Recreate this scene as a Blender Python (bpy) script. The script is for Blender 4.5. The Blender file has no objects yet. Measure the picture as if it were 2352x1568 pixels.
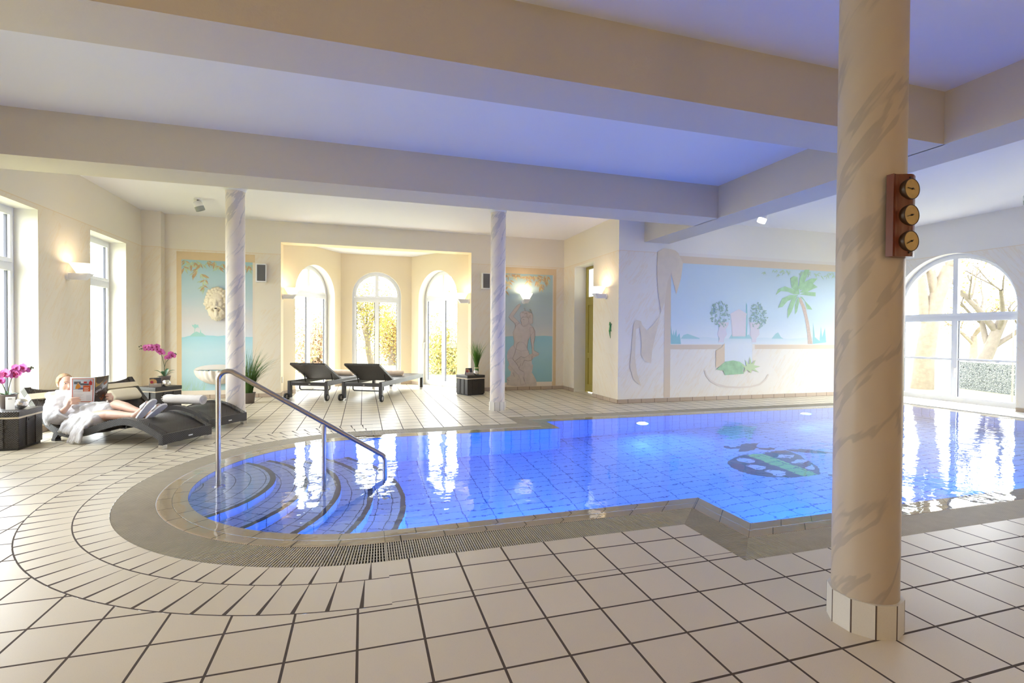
import bpy, bmesh, math, random
from mathutils import Vector, Matrix
from mathutils.geometry import tessellate_polygon
from math import sin, cos, pi, radians, sqrt, atan2

SC = bpy.context.scene
COL = SC.collection
T = 0.3                      # floor tile pitch in metres

# ---------------------------------------------------------------- camera
cam = bpy.data.cameras.new('camera')
cam.sensor_fit = 'HORIZONTAL'; cam.sensor_width = 36.0; cam.lens = 17.309
cam.clip_start = 0.05; cam.clip_end = 300
camo = bpy.data.objects.new('camera', cam); COL.objects.link(camo)
YAW, PIT, ROL = 0.294197829, -0.0132599932, 0.00629785555
_f = Vector((sin(YAW)*cos(PIT), cos(YAW)*cos(PIT), sin(PIT)))
_r = Vector((cos(YAW), -sin(YAW), 0)); _u = _r.cross(_f)
_r2 = _r*cos(ROL) + _u*sin(ROL); _u2 = -_r*sin(ROL) + _u*cos(ROL)
camo.matrix_world = Matrix((( _r2.x, _u2.x, -_f.x, 0), (_r2.y, _u2.y, -_f.y, 0), (_r2.z, _u2.z, -_f.z, 1.40895), (0, 0, 0, 1)))
SC.camera = camo

# ---------------------------------------------------------------- world, exposure, lights
W = bpy.data.worlds.new('world'); SC.world = W; W.use_nodes = True
bg = W.node_tree.nodes['Background']
bg.inputs[0].default_value = (0.93, 0.97, 1.0, 1); bg.inputs[1].default_value = 5.9
vs = SC.view_settings
vs.view_transform = 'Standard'; vs.look = 'None'; vs.gamma = 1.0; vs.use_curve_mapping = False
vs.exposure = 1.33
cy = SC.cycles
cy.max_bounces = 8; cy.diffuse_bounces = 4; cy.glossy_bounces = 3; cy.transmission_bounces = 6; cy.transparent_max_bounces = 12
cy.sample_clamp_indirect = 6.0; cy.sample_clamp_direct = 0
cy.caustics_reflective = True; cy.caustics_refractive = True; cy.blur_glossy = 0.5
cy.use_denoising = True; cy.use_adaptive_sampling = True; cy.adaptive_threshold = 0.015
try:
    cy.denoiser = 'OPENIMAGEDENOISE'; cy.denoising_input_passes = 'RGB_ALBEDO_NORMAL'
except Exception: pass

def light(name, kind, loc, power, color=(1, 1, 1), **k):
    l = bpy.data.lights.new(name, kind); l.energy = power; l.color = color
    for a, v in k.items():
        if a not in ('rot', 'portal', 'target'): setattr(l, a, v)
    o = bpy.data.objects.new(name, l); COL.objects.link(o); o.location = loc
    if 'target' in k:
        o.rotation_euler = (Vector(k['target'])-Vector(loc)).to_track_quat('-Z', 'Y').to_euler()
    if k.get('portal'): l.cycles.is_portal = True
    return o
# daylight portals in the window openings (they only steer the sky's light)
def portal(name, loc, tgt, w, h):
    light(name, 'AREA', loc, 1, target=tgt, portal=True, shape='RECTANGLE', size=w, size_y=h)
portal('daylight_portal', (12.33, 7.32, 1.6), (0, 7.32, 1.6), 2.3, 3.2)
portal('daylight_portal', (12.33, 3.75, 1.6), (0, 3.75, 1.6), 2.3, 3.2)
portal('daylight_portal', (-4.72, 7.7, 1.6), (0, 7.7, 1.6), 1.5, 3.1)
portal('daylight_portal', (-4.72, 10.48, 1.6), (0, 10.48, 1.6), 1.3, 3.1)
portal('daylight_portal', (-4.72, 3.6, 1.6), (0, 3.6, 1.6), 1.5, 3.1)
portal('daylight_portal', (0.37, 14.62, 1.6), (0.37, 0, 1.6), 1.4, 3.1)
portal('daylight_portal', (-1.55, 13.6, 1.6), (2.0, 11.4, 1.6), 1.7, 3.1)
portal('daylight_portal', (2.3, 13.6, 1.6), (-1.2, 11.4, 1.6), 1.7, 3.1)

# added warm fill: bare point lights behind the viewpoint, without fixtures
for p in ((-1.5, -2.1, 2.35), (2.0, -2.1, 2.35), (5.0, -2.1, 2.35), (-4.0, 1.2, 2.35)):
    light('rear_warm_fill', 'POINT', p, 8, (1.0, 0.66, 0.34), shadow_soft_size=0.12)

# ---------------------------------------------------------------- mesh builder
class MB:
    def __init__(s): s.v = []; s.f = []; s.m = []; s.sm = []; s.uv = []
    def add(s, verts, faces, mat=0, smooth=False, uvs=None):
        b = len(s.v); s.v += [tuple(v) for v in verts]
        for i, f in enumerate(faces):
            s.f.append(tuple(b+j for j in f)); s.m.append(mat); s.sm.append(smooth)
            s.uv.append(uvs[i] if uvs else None)
    def quad(s, a, b, c, d, mat=0, uv=None): s.add([a, b, c, d], [(0, 1, 2, 3)], mat, False, [uv] if uv else None)
    def box(s, lo, hi, mat=0, M=None, bev=0.0):
        x0, y0, z0 = lo; x1, y1, z1 = hi
        if bev > 0:
            s.bevbox(lo, hi, bev, mat, M); return
        V = [(x0,y0,z0),(x1,y0,z0),(x1,y1,z0),(x0,y1,z0),(x0,y0,z1),(x1,y0,z1),(x1,y1,z1),(x0,y1,z1)]
        if M: V = [M @ Vector(v) for v in V]
        s.add(V, [(0,3,2,1),(4,5,6,7),(0,1,5,4),(1,2,6,5),(2,3,7,6),(3,0,4,7)], mat)
    def bevbox(s, lo, hi, b, mat=0, M=None):
        bm = bmesh.new(); r = bmesh.ops.create_cube(bm, size=1)
        c = [(lo[i]+hi[i])/2 for i in range(3)]; d = [abs(hi[i]-lo[i]) for i in range(3)]
        for v in bm.verts: v.co = Vector((c[0]+v.co.x*d[0], c[1]+v.co.y*d[1], c[2]+v.co.z*d[2]))
        b = min(b, min(d)*0.45)
        bmesh.ops.bevel(bm, geom=bm.edges[:], offset=b, segments=2, affect='EDGES', profile=0.6)
        s.bm(bm, mat, M)
    def bm(s, bm, mat=0, M=None, smooth=False):
        bm.verts.ensure_lookup_table(); bm.verts.index_update()
        V = [(M @ v.co) if M else v.co.copy() for v in bm.verts]
        s.add(V, [tuple(v.index for v in f.verts) for f in bm.faces], mat, smooth); bm.free()
    def tube(s, path, r, n=10, mat=0, caps=True, smooth=True, closed=False):
        P = [Vector(p) for p in path]; m = len(P)
        R = r if isinstance(r, (list, tuple)) else [r]*m
        V = []; up = None
        for i in range(m):
            if closed: t = P[(i+1) % m]-P[i-1]
            elif i == 0: t = P[1]-P[0]
            elif i == m-1: t = P[-1]-P[-2]
            else: t = (P[i+1]-P[i]).normalized()+(P[i]-P[i-1]).normalized()
            t.normalize()
            if up is None:
                up = Vector((0, 0, 1)) if abs(t.z) < 0.9 else Vector((1, 0, 0))
            a = (up - t*up.dot(t))
            if a.length < 1e-5: a = t.orthogonal()
            a.normalize(); b = t.cross(a); up = a
            for k in range(n):
                q = 2*pi*k/n; V.append(P[i]+a*(R[i]*cos(q))+b*(R[i]*sin(q)))
        F = []
        for i in range(m if closed else m-1):
            i2 = (i+1) % m
            for k in range(n):
                k2 = (k+1) % n; F.append((i*n+k, i2*n+k, i2*n+k2, i*n+k2)[::-1])
        s.add(V, F, mat, smooth)
        if caps and not closed:
            s.add(V[:n], [tuple(range(n))], mat); s.add(V[-n:], [tuple(range(n))[::-1]], mat)
    def cyl(s, p0, p1, r, n=16, mat=0, r1=None, smooth=True):
        s.tube([p0, p1], [r, r if r1 is None else r1], n, mat, True, smooth)
    def lathe(s, prof, c=(0, 0, 0), n=32, mat=0, smooth=True, a0=0.0, a1=2*pi, M=None):
        full = abs(a1-a0-2*pi) < 1e-6; m = n if full else n+1
        V = []
        for (r, z) in prof:
            for k in range(m):
                q = a0+(a1-a0)*k/n; V.append(Vector((c[0]+r*cos(q), c[1]+r*sin(q), c[2]+z)))
        if M: V = [M @ v for v in V]
        F = []
        for i in range(len(prof)-1):
            for k in range(n):
                k2 = (k+1) % m; F.append((i*m+k, i*m+k2, (i+1)*m+k2, (i+1)*m+k))
        s.add(V, F, mat, smooth)
    def poly(s, pts, mat=0, flip=False):
        P = [Vector(p) for p in pts]; tris = tessellate_polygon([P])
        nrm = Vector((0, 0, 0))
        for i in range(len(P)): nrm += P[i].cross(P[(i+1) % len(P)])
        F = []
        for t in tris:
            a, b, c = t
            n = (P[b]-P[a]).cross(P[c]-P[a])
            if (n.dot(nrm) < 0) != flip: F.append((a, c, b))
            else: F.append((a, b, c))
        s.add(P, F, mat)
    def prism(s, pts2, z0, z1, mat=0, M=None):
        n = len(pts2); A = 0
        for i in range(n): A += pts2[i][0]*pts2[(i+1) % n][1]-pts2[(i+1) % n][0]*pts2[i][1]
        if A < 0: pts2 = pts2[::-1]
        f = (lambda p: M @ Vector(p)) if M else Vector
        lo = [f((x, y, z0)) for x, y in pts2]; hi = [f((x, y, z1)) for x, y in pts2]
        tr = tessellate_polygon([[Vector((x, y, 0)) for x, y in pts2]])
        def up(t):
            a, b, c = t
            return (pts2[b][0]-pts2[a][0])*(pts2[c][1]-pts2[a][1])-(pts2[b][1]-pts2[a][1])*(pts2[c][0]-pts2[a][0]) > 0
        tr = [t if up(t) else (t[0], t[2], t[1]) for t in tr]
        s.add(hi, tr, mat); s.add(lo, [t[::-1] for t in tr], mat)
        for i in range(n):
            j = (i+1) % n; s.add([lo[i], lo[j], hi[j], hi[i]], [(0, 1, 2, 3)], mat)
    def ell(s, c, r, mat=0, M=None, nu=16, nv=10, smooth=True):
        V = []; F = []
        for i in range(nv+1):
            a = pi*i/nv
            for k in range(nu):
                q = 2*pi*k/nu; V.append(Vector((c[0]+r[0]*sin(a)*cos(q), c[1]+r[1]*sin(a)*sin(q), c[2]-r[2]*cos(a))))
        if M: V = [M @ v for v in V]
        for i in range(nv):
            for k in range(nu):
                k2 = (k+1) % nu; F.append((i*nu+k, i*nu+k2, (i+1)*nu+k2, (i+1)*nu+k))
        s.add(V, F, mat, smooth)
    def build(s, name, mats, parent=None, loc=None, rz=None, merge=False):
        me = bpy.data.meshes.new(name); me.from_pydata(s.v, [], s.f)
        if not isinstance(mats, (list, tuple)): mats = [mats]
        for m in mats: me.materials.append(m)
        me.polygons.foreach_set('material_index', s.m); me.polygons.foreach_set('use_smooth', s.sm)
        if any(u for u in s.uv):
            ul = me.uv_layers.new(name='UVMap')
            for p, u in zip(me.polygons, s.uv):
                if u:
                    for li, c in zip(p.loop_indices, u): ul.data[li].uv = c
        me.update()
        if merge:
            bm = bmesh.new(); bm.from_mesh(me); bmesh.ops.remove_doubles(bm, verts=bm.verts, dist=1e-5); bm.to_mesh(me); bm.free()
        o = bpy.data.objects.new(name, me); COL.objects.link(o)
        if parent: o.parent = parent
        if loc: o.location = loc
        if rz: o.rotation_euler.z = rz
        return o

def tag(o, label=None, cat=None, group=None, kind=None):
    if label: o['label'] = label
    if cat: o['category'] = cat
    if group: o['group'] = group
    if kind: o['kind'] = kind
    return o
def empty(name, loc=(0, 0, 0), rz=0.0, label=None, cat=None, group=None):
    o = bpy.data.objects.new(name, None); o.empty_display_size = 0.1; COL.objects.link(o)
    o.location = loc; o.rotation_euler.z = rz
    return tag(o, label, cat, group)
def copy_tree(o, parent=None):
    c = o.copy(); COL.objects.link(c); c.parent = parent
    for ch in [x for x in bpy.data.objects if x.parent == o]: copy_tree(ch, c)
    return c
def structure(o): o['kind'] = 'structure'; return o

# ---------------------------------------------------------------- materials
def nmat(name):
    m = bpy.data.materials.new(name); m.use_nodes = True
    nt = m.node_tree; return m, nt, nt.nodes, nt.links, nt.nodes['Principled BSDF']
def mat(name, col, rough=0.5, metal=0.0, emit=None, es=0.0, noise=0.0, nscale=30.0, bump=0.0, bscale=60.0, spec=0.5, sheen=0.0, sub=0.0):
    m, nt, N, Lk, B = nmat(name)
    B.inputs['Base Color'].default_value = (*col, 1); B.inputs['Roughness'].default_value = rough
    B.inputs['Metallic'].default_value = metal; B.inputs['Specular IOR Level'].default_value = spec
    if sheen: B.inputs['Sheen Weight'].default_value = sheen
    if sub:
        B.inputs['Subsurface Weight'].default_value = sub; B.inputs['Subsurface Radius'].default_value = (0.02, 0.008, 0.004)
    if emit: B.inputs['Emission Color'].default_value = (*emit, 1); B.inputs['Emission Strength'].default_value = es
    tc = N.new('ShaderNodeTexCoord')
    if noise:
        t = N.new('ShaderNodeTexNoise'); t.inputs['Scale'].default_value = nscale; t.inputs['Detail'].default_value = 4
        Lk.new(tc.outputs['Object'], t.inputs['Vector'])
        mx = N.new('ShaderNodeMix'); mx.data_type = 'RGBA'
        mx.inputs[6].default_value = (*[max(0, c*(1-noise)) for c in col], 1); mx.inputs[7].default_value = (*[min(1, c*(1+noise)) for c in col], 1)
        Lk.new(t.outputs['Fac'], mx.inputs[0]); Lk.new(mx.outputs[2], B.inputs['Base Color'])
    if bump:
        t = N.new('ShaderNodeTexNoise'); t.inputs['Scale'].default_value = bscale; t.inputs['Detail'].default_value = 3
        Lk.new(tc.outputs['Object'], t.inputs['Vector'])
        b = N.new('ShaderNodeBump'); b.inputs['Strength'].default_value = bump; b.inputs['Distance'].default_value = 0.01
        Lk.new(t.outputs['Fac'], b.inputs['Height']); Lk.new(b.outputs['Normal'], B.inputs['Normal'])
    return m

class NG:                                                # tiny node-graph helper
    def __init__(s, nt): s.nt = nt; s.N = nt.nodes; s.L = nt.links
    def n(s, t, **k):
        x = s.N.new(t)
        for a, v in k.items(): setattr(x, a, v)
        return x
    def put(s, sock, v):
        if isinstance(v, (int, float)): sock.default_value = v
        elif isinstance(v, tuple): sock.default_value = v
        else: s.L.new(v, sock)
    def m(s, op, a, b=0.0, c=0.0):
        x = s.n('ShaderNodeMath', operation=op)
        for i, v in enumerate((a, b, c)): s.put(x.inputs[i], v)
        return x.outputs[0]
    def mix(s, f, a, b):
        x = s.n('ShaderNodeMix', data_type='RGBA'); s.put(x.inputs[0], f); s.put(x.inputs[6], a); s.put(x.inputs[7], b); return x.outputs[2]
    def noise(s, vec, scale, detail=3.0, rough=0.5):
        x = s.n('ShaderNodeTexNoise'); s.put(x.inputs['Scale'], scale); s.put(x.inputs['Detail'], detail); s.put(x.inputs['Roughness'], rough)
        if vec is not None: s.L.new(vec, x.inputs['Vector'])
        return x.outputs['Fac']
    def xyz(s, vec):
        x = s.n('ShaderNodeSeparateXYZ'); s.L.new(vec, x.inputs[0]); return x.outputs
    def comb(s, x, y, z=0.0):
        c = s.n('ShaderNodeCombineXYZ')
        for i, v in enumerate((x, y, z)): s.put(c.inputs[i], v)
        return c.outputs[0]
    def ramp(s, f, stops):
        x = s.n('ShaderNodeValToRGB'); s.put(x.inputs[0], f)
        e = x.color_ramp.elements
        while len(e) > 2: e.remove(e[-1])
        for i, (p, c) in enumerate(stops):
            if i < 2: e[i].position = p; e[i].color = (*c, 1)
            else:
                q = e.new(p); q.color = (*c, 1)
        return x.outputs[0]
    def line(s, x, w):               # 1 on a joint of half-width w around every integer of x
        f = s.m('FRACT', s.m('ADD', x, 0.5)); d = s.m('ABSOLUTE', s.m('SUBTRACT', f, 0.5))
        return s.m('LESS_THAN', d, w)
    def bump(s, h, strength=0.3, dist=0.01):
        b = s.n('ShaderNodeBump'); b.inputs['Strength'].default_value = strength; b.inputs['Distance'].default_value = dist
        s.L.new(h, b.inputs['Height']); return b.outputs[0]

TILE = (0.75, 0.67, 0.52); TILE2 = (0.69, 0.61, 0.465); GROUT = (0.085, 0.062, 0.048)
def tile_mat(name, ox, oy, sx=T, sy=T, w=0.006, uv=False, col=TILE, col2=TILE2, gr=GROUT, rough=0.36, wedge=None, bump=0.25):
    m, nt, N, Lk, B = nmat(name); g = NG(nt)
    if uv:
        c = g.n('ShaderNodeUVMap').outputs[0]
    else:
        c = g.n('ShaderNodeTexCoord').outputs['Object']
    X = g.xyz(c)
    ux = g.m('DIVIDE', g.m('SUBTRACT', X[0], ox), sx); uy = g.m('DIVIDE', g.m('SUBTRACT', X[1], oy), sy)
    lx = g.line(ux, w/sx); ly = g.line(uy, w/sy) if sy < 50 else 0.0
    j = g.m('MAXIMUM', lx, ly)
    cell = g.n('ShaderNodeTexWhiteNoise', noise_dimensions='2D')
    Lk.new(g.comb(g.m('FLOOR', ux), g.m('FLOOR', uy)), cell.inputs['Vector'])
    sp = g.noise(g.n('ShaderNodeTexCoord').outputs['Object'], 240.0, 2.0)
    cl = g.mix(cell.outputs['Value'], (*col2, 1), (*col, 1))
    cl = g.mix(g.m('MULTIPLY', g.m('LESS_THAN', sp, 0.36), 0.25), cl, (*[k*0.6 for k in col], 1))
    cl = g.mix(j, cl, (*gr, 1)); Lk.new(cl, B.inputs['Base Color'])
    g.put(B.inputs['Roughness'], g.m('ADD', g.m('MULTIPLY', j, 0.5), rough))
    Lk.new(g.bump(g.m('SUBTRACT', 1.0, j), bump, 0.004), B.inputs['Normal'])
    return m
def wedge_mat(name, dth, w_tile, ctr, gr=GROUT):        # radial tiles: straight tiles, wedge joints (object xy polar)
    m, nt, N, Lk, B = nmat(name); g = NG(nt)
    X = g.xyz(g.n('ShaderNodeTexCoord').outputs['Object'])
    dx = g.m('SUBTRACT', X[0], ctr[0]); dy = g.m('SUBTRACT', X[1], ctr[1])
    a = g.m('DIVIDE', g.m('ARCTAN2', dy, g.m('MULTIPLY', dx, -1.0)), dth)
    r = g.m('SQRT', g.m('ADD', g.m('MULTIPLY', dx, dx), g.m('MULTIPLY', dy, dy)))
    f = g.m('FRACT', g.m('ADD', a, 0.5)); d = g.m('ABSOLUTE', g.m('SUBTRACT', f, 0.5))
    dm = g.m('MULTIPLY', g.m('MULTIPLY', d, r), dth)     # metres from joint centre line
    half = g.m('SUBTRACT', g.m('MULTIPLY', r, dth*0.5), w_tile*0.5)
    j = g.m('LESS_THAN', dm, half)
    cell = g.n('ShaderNodeTexWhiteNoise', noise_dimensions='1D'); Lk.new(g.m('FLOOR', g.m('ADD', a, 0.0)), cell.inputs['W'])
    cl = g.mix(cell.outputs['Value'], (*TILE2, 1), (*TILE, 1)); cl = g.mix(j, cl, (*gr, 1)); Lk.new(cl, B.inputs['Base Color'])
    g.put(B.inputs['Roughness'], g.m('ADD', g.m('MULTIPLY', j, 0.5), 0.36))
    Lk.new(g.bump(g.m('SUBTRACT', 1.0, j), 0.25, 0.004), B.inputs['Normal'])
    return m
def wall_mat(name, base, top, vein, z0=3.17):            # plain cream above z0, sponged marble streaks below
    m, nt, N, Lk, B = nmat(name); g = NG(nt)
    geo = g.n('ShaderNodeNewGeometry').outputs['Position']; X = g.xyz(geo)
    h = g.m('ADD', X[0], X[1])
    s1 = g.m('ADD', g.m('MULTIPLY', h, 0.9), g.m('MULTIPLY', X[2], -0.62))      # across a steep diagonal
    s2 = g.m('ADD', g.m('MULTIPLY', h, 0.5), g.m('MULTIPLY', X[2], 0.55))
    n1 = g.noise(g.comb(g.m('MULTIPLY', s1, 6.0), g.m('MULTIPLY', s2, 0.9), 0.0), 1.3, 4.0, 0.6)
    v = g.m('SUBTRACT', 1.0, g.m('MULTIPLY', g.m('ABSOLUTE', g.m('SUBTRACT', n1, 0.5)), 22.0)); v = g.m('MAXIMUM', v, 0.0)
    n2 = g.noise(g.comb(h, X[2], 0.0), 1.1, 2.0)
    v = g.m('MULTIPLY', v, g.m('MULTIPLY', g.m('GREATER_THAN', n2, 0.42), 0.38))
    soft = g.m('MULTIPLY', g.noise(g.comb(g.m('MULTIPLY', s1, 2.5), s2, 3.0), 1.6, 2.0), 0.22)
    below = g.m('LESS_THAN', X[2], z0)
    cl = g.mix(g.m('MULTIPLY', g.m('MAXIMUM', v, soft), below), g.mix(below, (*top, 1), (*base, 1)), (*vein, 1))
    rim = g.m('LESS_THAN', g.m('ABSOLUTE', g.m('SUBTRACT', X[2], z0)), 0.006)
    cl = g.mix(g.m('MULTIPLY', rim, 0.6), cl, (*vein, 1)); Lk.new(cl, B.inputs['Base Color'])
    B.inputs['Roughness'].default_value = 0.75
    Lk.new(g.bump(g.noise(geo, 90.0, 3.0), 0.12, 0.006), B.inputs['Normal'])
    return m
def column_mat(name, base, vein, sc=1.0, ang=0.8):
    m, nt, N, Lk, B = nmat(name); g = NG(nt)
    c = g.n('ShaderNodeTexCoord').outputs['Object']; X = g.xyz(c)
    th = g.m('MULTIPLY', g.m('ARCTAN2', X[1], X[0]), 0.15)
    s1 = g.m('ADD', g.m('MULTIPLY', th, 1.0), g.m('MULTIPLY', X[2], -ang)); s2 = g.m('ADD', X[2], th)
    n1 = g.noise(g.comb(g.m('MULTIPLY', s1, 3.6*sc), g.m('MULTIPLY', s2, 0.6*sc), 0.0), 1.0, 4.0, 0.55)
    v = g.m('MAXIMUM', g.m('SUBTRACT', 1.0, g.m('MULTIPLY', g.m('ABSOLUTE', g.m('SUBTRACT', n1, 0.5)), 38.0)), 0.0)
    n2 = g.noise(c, 2.6*sc, 2.0)
    v = g.m('MULTIPLY', v, g.m('MULTIPLY', g.m('MAXIMUM', g.m('SUBTRACT', n2, 0.30), 0.0), 4.0))
    cloud = g.ramp(g.noise(g.comb(g.m('MULTIPLY', s1, 3.0), s2, 5.0), 1.6, 3.0), [(0.38, (0, 0, 0)), (0.72, (1, 1, 1))])
    cl = g.mix(g.m('MULTIPLY', cloud, 0.3), (*base, 1), (*[(a*0.55+b*0.45) for a, b in zip(base, vein)], 1))
    cl = g.mix(g.m('MINIMUM', v, 0.42), cl, (*vein, 1)); Lk.new(cl, B.inputs['Base Color'])
    B.inputs['Roughness'].default_value = 0.42
    return m
def wicker_mat(name, col, hi, k=150.0, rough=0.38):
    m, nt, N, Lk, B = nmat(name); g = NG(nt)
    X = g.xyz(g.n('ShaderNodeTexCoord').outputs['Object'])
    h = g.m('ADD', X[0], X[1]); d = g.m('SUBTRACT', X[0], X[1])
    w1 = g.m('MULTIPLY', g.m('SINE', g.m('MULTIPLY', h, k)), g.m('SINE', g.m('MULTIPLY', X[2], k)))
    w2 = g.m('MULTIPLY', g.m('SINE', g.m('MULTIPLY', X[0], k)), g.m('SINE', g.m('MULTIPLY', X[1], k)))
    nz = g.m('ABSOLUTE', g.xyz(g.n('ShaderNodeNewGeometry').outputs['True Normal'])[2])
    up = g.m('GREATER_THAN', nz, 0.6)
    w = g.m('ADD', g.m('MULTIPLY', w2, up), g.m('MULTIPLY', w1, g.m('SUBTRACT', 1.0, up)))
    f = g.m('ADD', g.m('MULTIPLY', w, 0.5), 0.5)
    Lk.new(g.mix(f, (*col, 1), (*hi, 1)), B.inputs['Base Color']); B.inputs['Roughness'].default_value = rough
    Lk.new(g.bump(f, 0.7, 0.006), B.inputs['Normal'])
    return m
def glass_pane_mat(name):
    m, nt, N, Lk, B = nmat(name); g = NG(nt); N.remove(B)
    tr = g.n('ShaderNodeBsdfTransparent'); tr.inputs[0].default_value = (0.97, 0.985, 0.98, 1)
    gl = g.n('ShaderNodeBsdfGlossy'); gl.inputs['Roughness'].default_value = 0.01
    fr = g.n('ShaderNodeFresnel'); fr.inputs[0].default_value = 1.45
    mx = g.n('ShaderNodeMixShader'); Lk.new(g.m('MULTIPLY', fr.outputs[0], 0.9), mx.inputs[0])
    Lk.new(tr.outputs[0], mx.inputs[1]); Lk.new(gl.outputs[0], mx.inputs[2])
    Lk.new(mx.outputs[0], N['Material Output'].inputs[0]); return m

M = {}
M['floor'] = tile_mat('floor_tiles', 0.9297*T, 8.60*T)
M['floor_near'] = tile_mat('floor_tiles_by_pool', 0.9297*T, 8.79*T)
PCX, PCY = 0.5*T, 17.65*T                                 # centre of the round pool end
M['ring_a'] = wedge_mat('ring_tiles_inner', 0.15/(7.21*T), 0.146, (PCX, PCY))
M['ring_b'] = wedge_mat('ring_tiles_outer', 0.15/(7.93*T), 0.146, (PCX, PCY))
M['cope'] = tile_mat('coping_tiles', 0, 0, T, T*1000, 0.004, True, (0.66, 0.50, 0.33), (0.60, 0.45, 0.29), rough=0.3)
M['ledge'] = mat('white_ledge', (0.8, 0.79, 0.75), 0.35)
M['grate'] = mat('grate_plastic', (0.47, 0.42, 0.32), 0.5, noise=0.15, nscale=9)
M['channel'] = mat('drain_channel', (0.05, 0.045, 0.04), 0.7)
M['seam'] = mat('white_seam', (0.8, 0.8, 0.78), 0.4)
M['pool'] = tile_mat('pool_wall_tiles', 0, 0, 0.15, 0.3, 0.004, True, (0.30, 0.47, 0.90), (0.27, 0.43, 0.87), (0.05, 0.12, 0.38), 0.3)
M['pool_floor'] = tile_mat('pool_floor_tiles', 4.02, 5.274, 0.3, 0.147, 0.005, False, (0.31, 0.49, 0.90), (0.28, 0.45, 0.87), (0.04, 0.10, 0.34), 0.3)
M['pool_edge'] = mat('pool_edge_band', (0.04, 0.07, 0.20), 0.3)
M['tread'] = tile_mat('step_tread_tiles', 0, 0, 0.15, 0.135, 0.004, True, (0.42, 0.50, 0.60), (0.38, 0.46, 0.57), (0.05, 0.07, 0.12), 0.4)
M['riser'] = tile_mat('step_riser_tiles', 0, 0, 0.28, 60.0, 0.004, True, (0.45, 0.58, 0.92), (0.42, 0.55, 0.9), (0.03, 0.05, 0.15), 0.3)
M['nosing'] = mat('step_nosing', (0.025, 0.035, 0.06), 0.4)
M['wall'] = wall_mat('wall_marble_paint', (0.80, 0.73, 0.595), (0.80, 0.735, 0.60), (0.74, 0.55, 0.28))
M['wall_pale'] = wall_mat('wall_marble_pale', (0.86, 0.83, 0.75), (0.85, 0.82, 0.74), (0.80, 0.62, 0.36))
M['bay'] = mat('bay_plaster', (0.78, 0.66, 0.46), 0.75, bump=0.1)
M['reveal'] = mat('reveal_white', (0.84, 0.81, 0.73), 0.7)
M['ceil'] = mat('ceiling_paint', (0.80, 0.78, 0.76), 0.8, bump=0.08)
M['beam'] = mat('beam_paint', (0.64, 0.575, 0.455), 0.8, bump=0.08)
M['base'] = tile_mat('baseboard_tiles', 0, 0, T*1.05, T*100, 0.005, True, (0.50, 0.39, 0.29), (0.45, 0.35, 0.26), (0.16, 0.12, 0.09), 0.4)
M['upvc'] = mat('window_plastic', (0.82, 0.83, 0.85), 0.3)
M['gasket'] = mat('window_gasket', (0.06, 0.06, 0.08), 0.5)
M['glass'] = glass_pane_mat('window_glass')
M['col_back'] = column_mat('column_marble', (0.80, 0.72, 0.63), (0.34, 0.34, 0.42))
M['col_near'] = column_mat('column_marble_dimmed', (0.53, 0.445, 0.34), (0.27, 0.24, 0.22), 0.9)  # column marble darkened and warmed to carry its dim, backlit look
M['plinth'] = tile_mat('column_base_tiles', 0, 0, 0.105, 60.0, 0.004, True, (0.72, 0.69, 0.62), (0.68, 0.65, 0.58), (0.10, 0.07, 0.06), 0.35)
M['white'] = mat('white_paint', (0.82, 0.81, 0.79), 0.45)
M['wicker'] = wicker_mat('dark_wicker', (0.006, 0.005, 0.005), (0.050, 0.040, 0.038), 250.0, 0.3)
M['wicker_fine'] = wicker_mat('dark_wicker_fine', (0.007, 0.005, 0.005), (0.06, 0.044, 0.037), 330.0)
M['cream_band'] = mat('cream_band', (0.72, 0.63, 0.47), 0.7)
M['cream_cloth'] = mat('cream_cloth', (0.74, 0.66, 0.50), 0.85, bump=0.2, bscale=300)
M['chrome'] = mat('brushed_steel', (0.62, 0.60, 0.57), 0.22, 1.0)
M['steel'] = mat('rail_steel', (0.50, 0.46, 0.42), 0.27, 1.0)
M['black'] = mat('black_metal', (0.015, 0.015, 0.017), 0.4)
M['rubber'] = mat('black_rubber', (0.02, 0.02, 0.02), 0.6)
M['grey_cap'] = mat('grey_hubcap', (0.40, 0.37, 0.34), 0.4)
M['towel'] = mat('towel_white', (0.80, 0.76, 0.72), 0.9, bump=0.4, bscale=250, noise=0.05)
M['towel_peach'] = mat('towel_peach', (0.78, 0.62, 0.48), 0.9, bump=0.4, bscale=250)
M['silver'] = mat('hammered_silver', (0.75, 0.74, 0.72), 0.22, 1.0, bump=0.5, bscale=60)
M['pot'] = mat('taupe_pot', (0.16, 0.125, 0.11), 0.5)
M['soil'] = mat('dark_soil', (0.03, 0.022, 0.015), 0.9)
M['grass'] = mat('grass_blade', (0.085, 0.17, 0.03), 0.5, noise=0.5, nscale=6)
M['grass_light'] = mat('grass_blade_bright', (0.10, 0.24, 0.03), 0.5, noise=0.4, nscale=8)
M['leaf'] = mat('orchid_leaf', (0.02, 0.10, 0.03), 0.3)
M['stem'] = mat('orchid_stem', (0.09, 0.10, 0.05), 0.5)
M['petal'] = mat('orchid_petal', (0.84, 0.20, 0.55), 0.5, noise=0.35, nscale=40)
M['petal_core'] = mat('orchid_core', (0.40, 0.01, 0.10), 0.5)
M['stone'] = mat('plaster_stone', (0.78, 0.68, 0.50), 0.8, bump=0.3, bscale=40)
M['stone_w'] = mat('plaster_white', (0.76, 0.70, 0.62), 0.8, bump=0.3, bscale=40)
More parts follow.
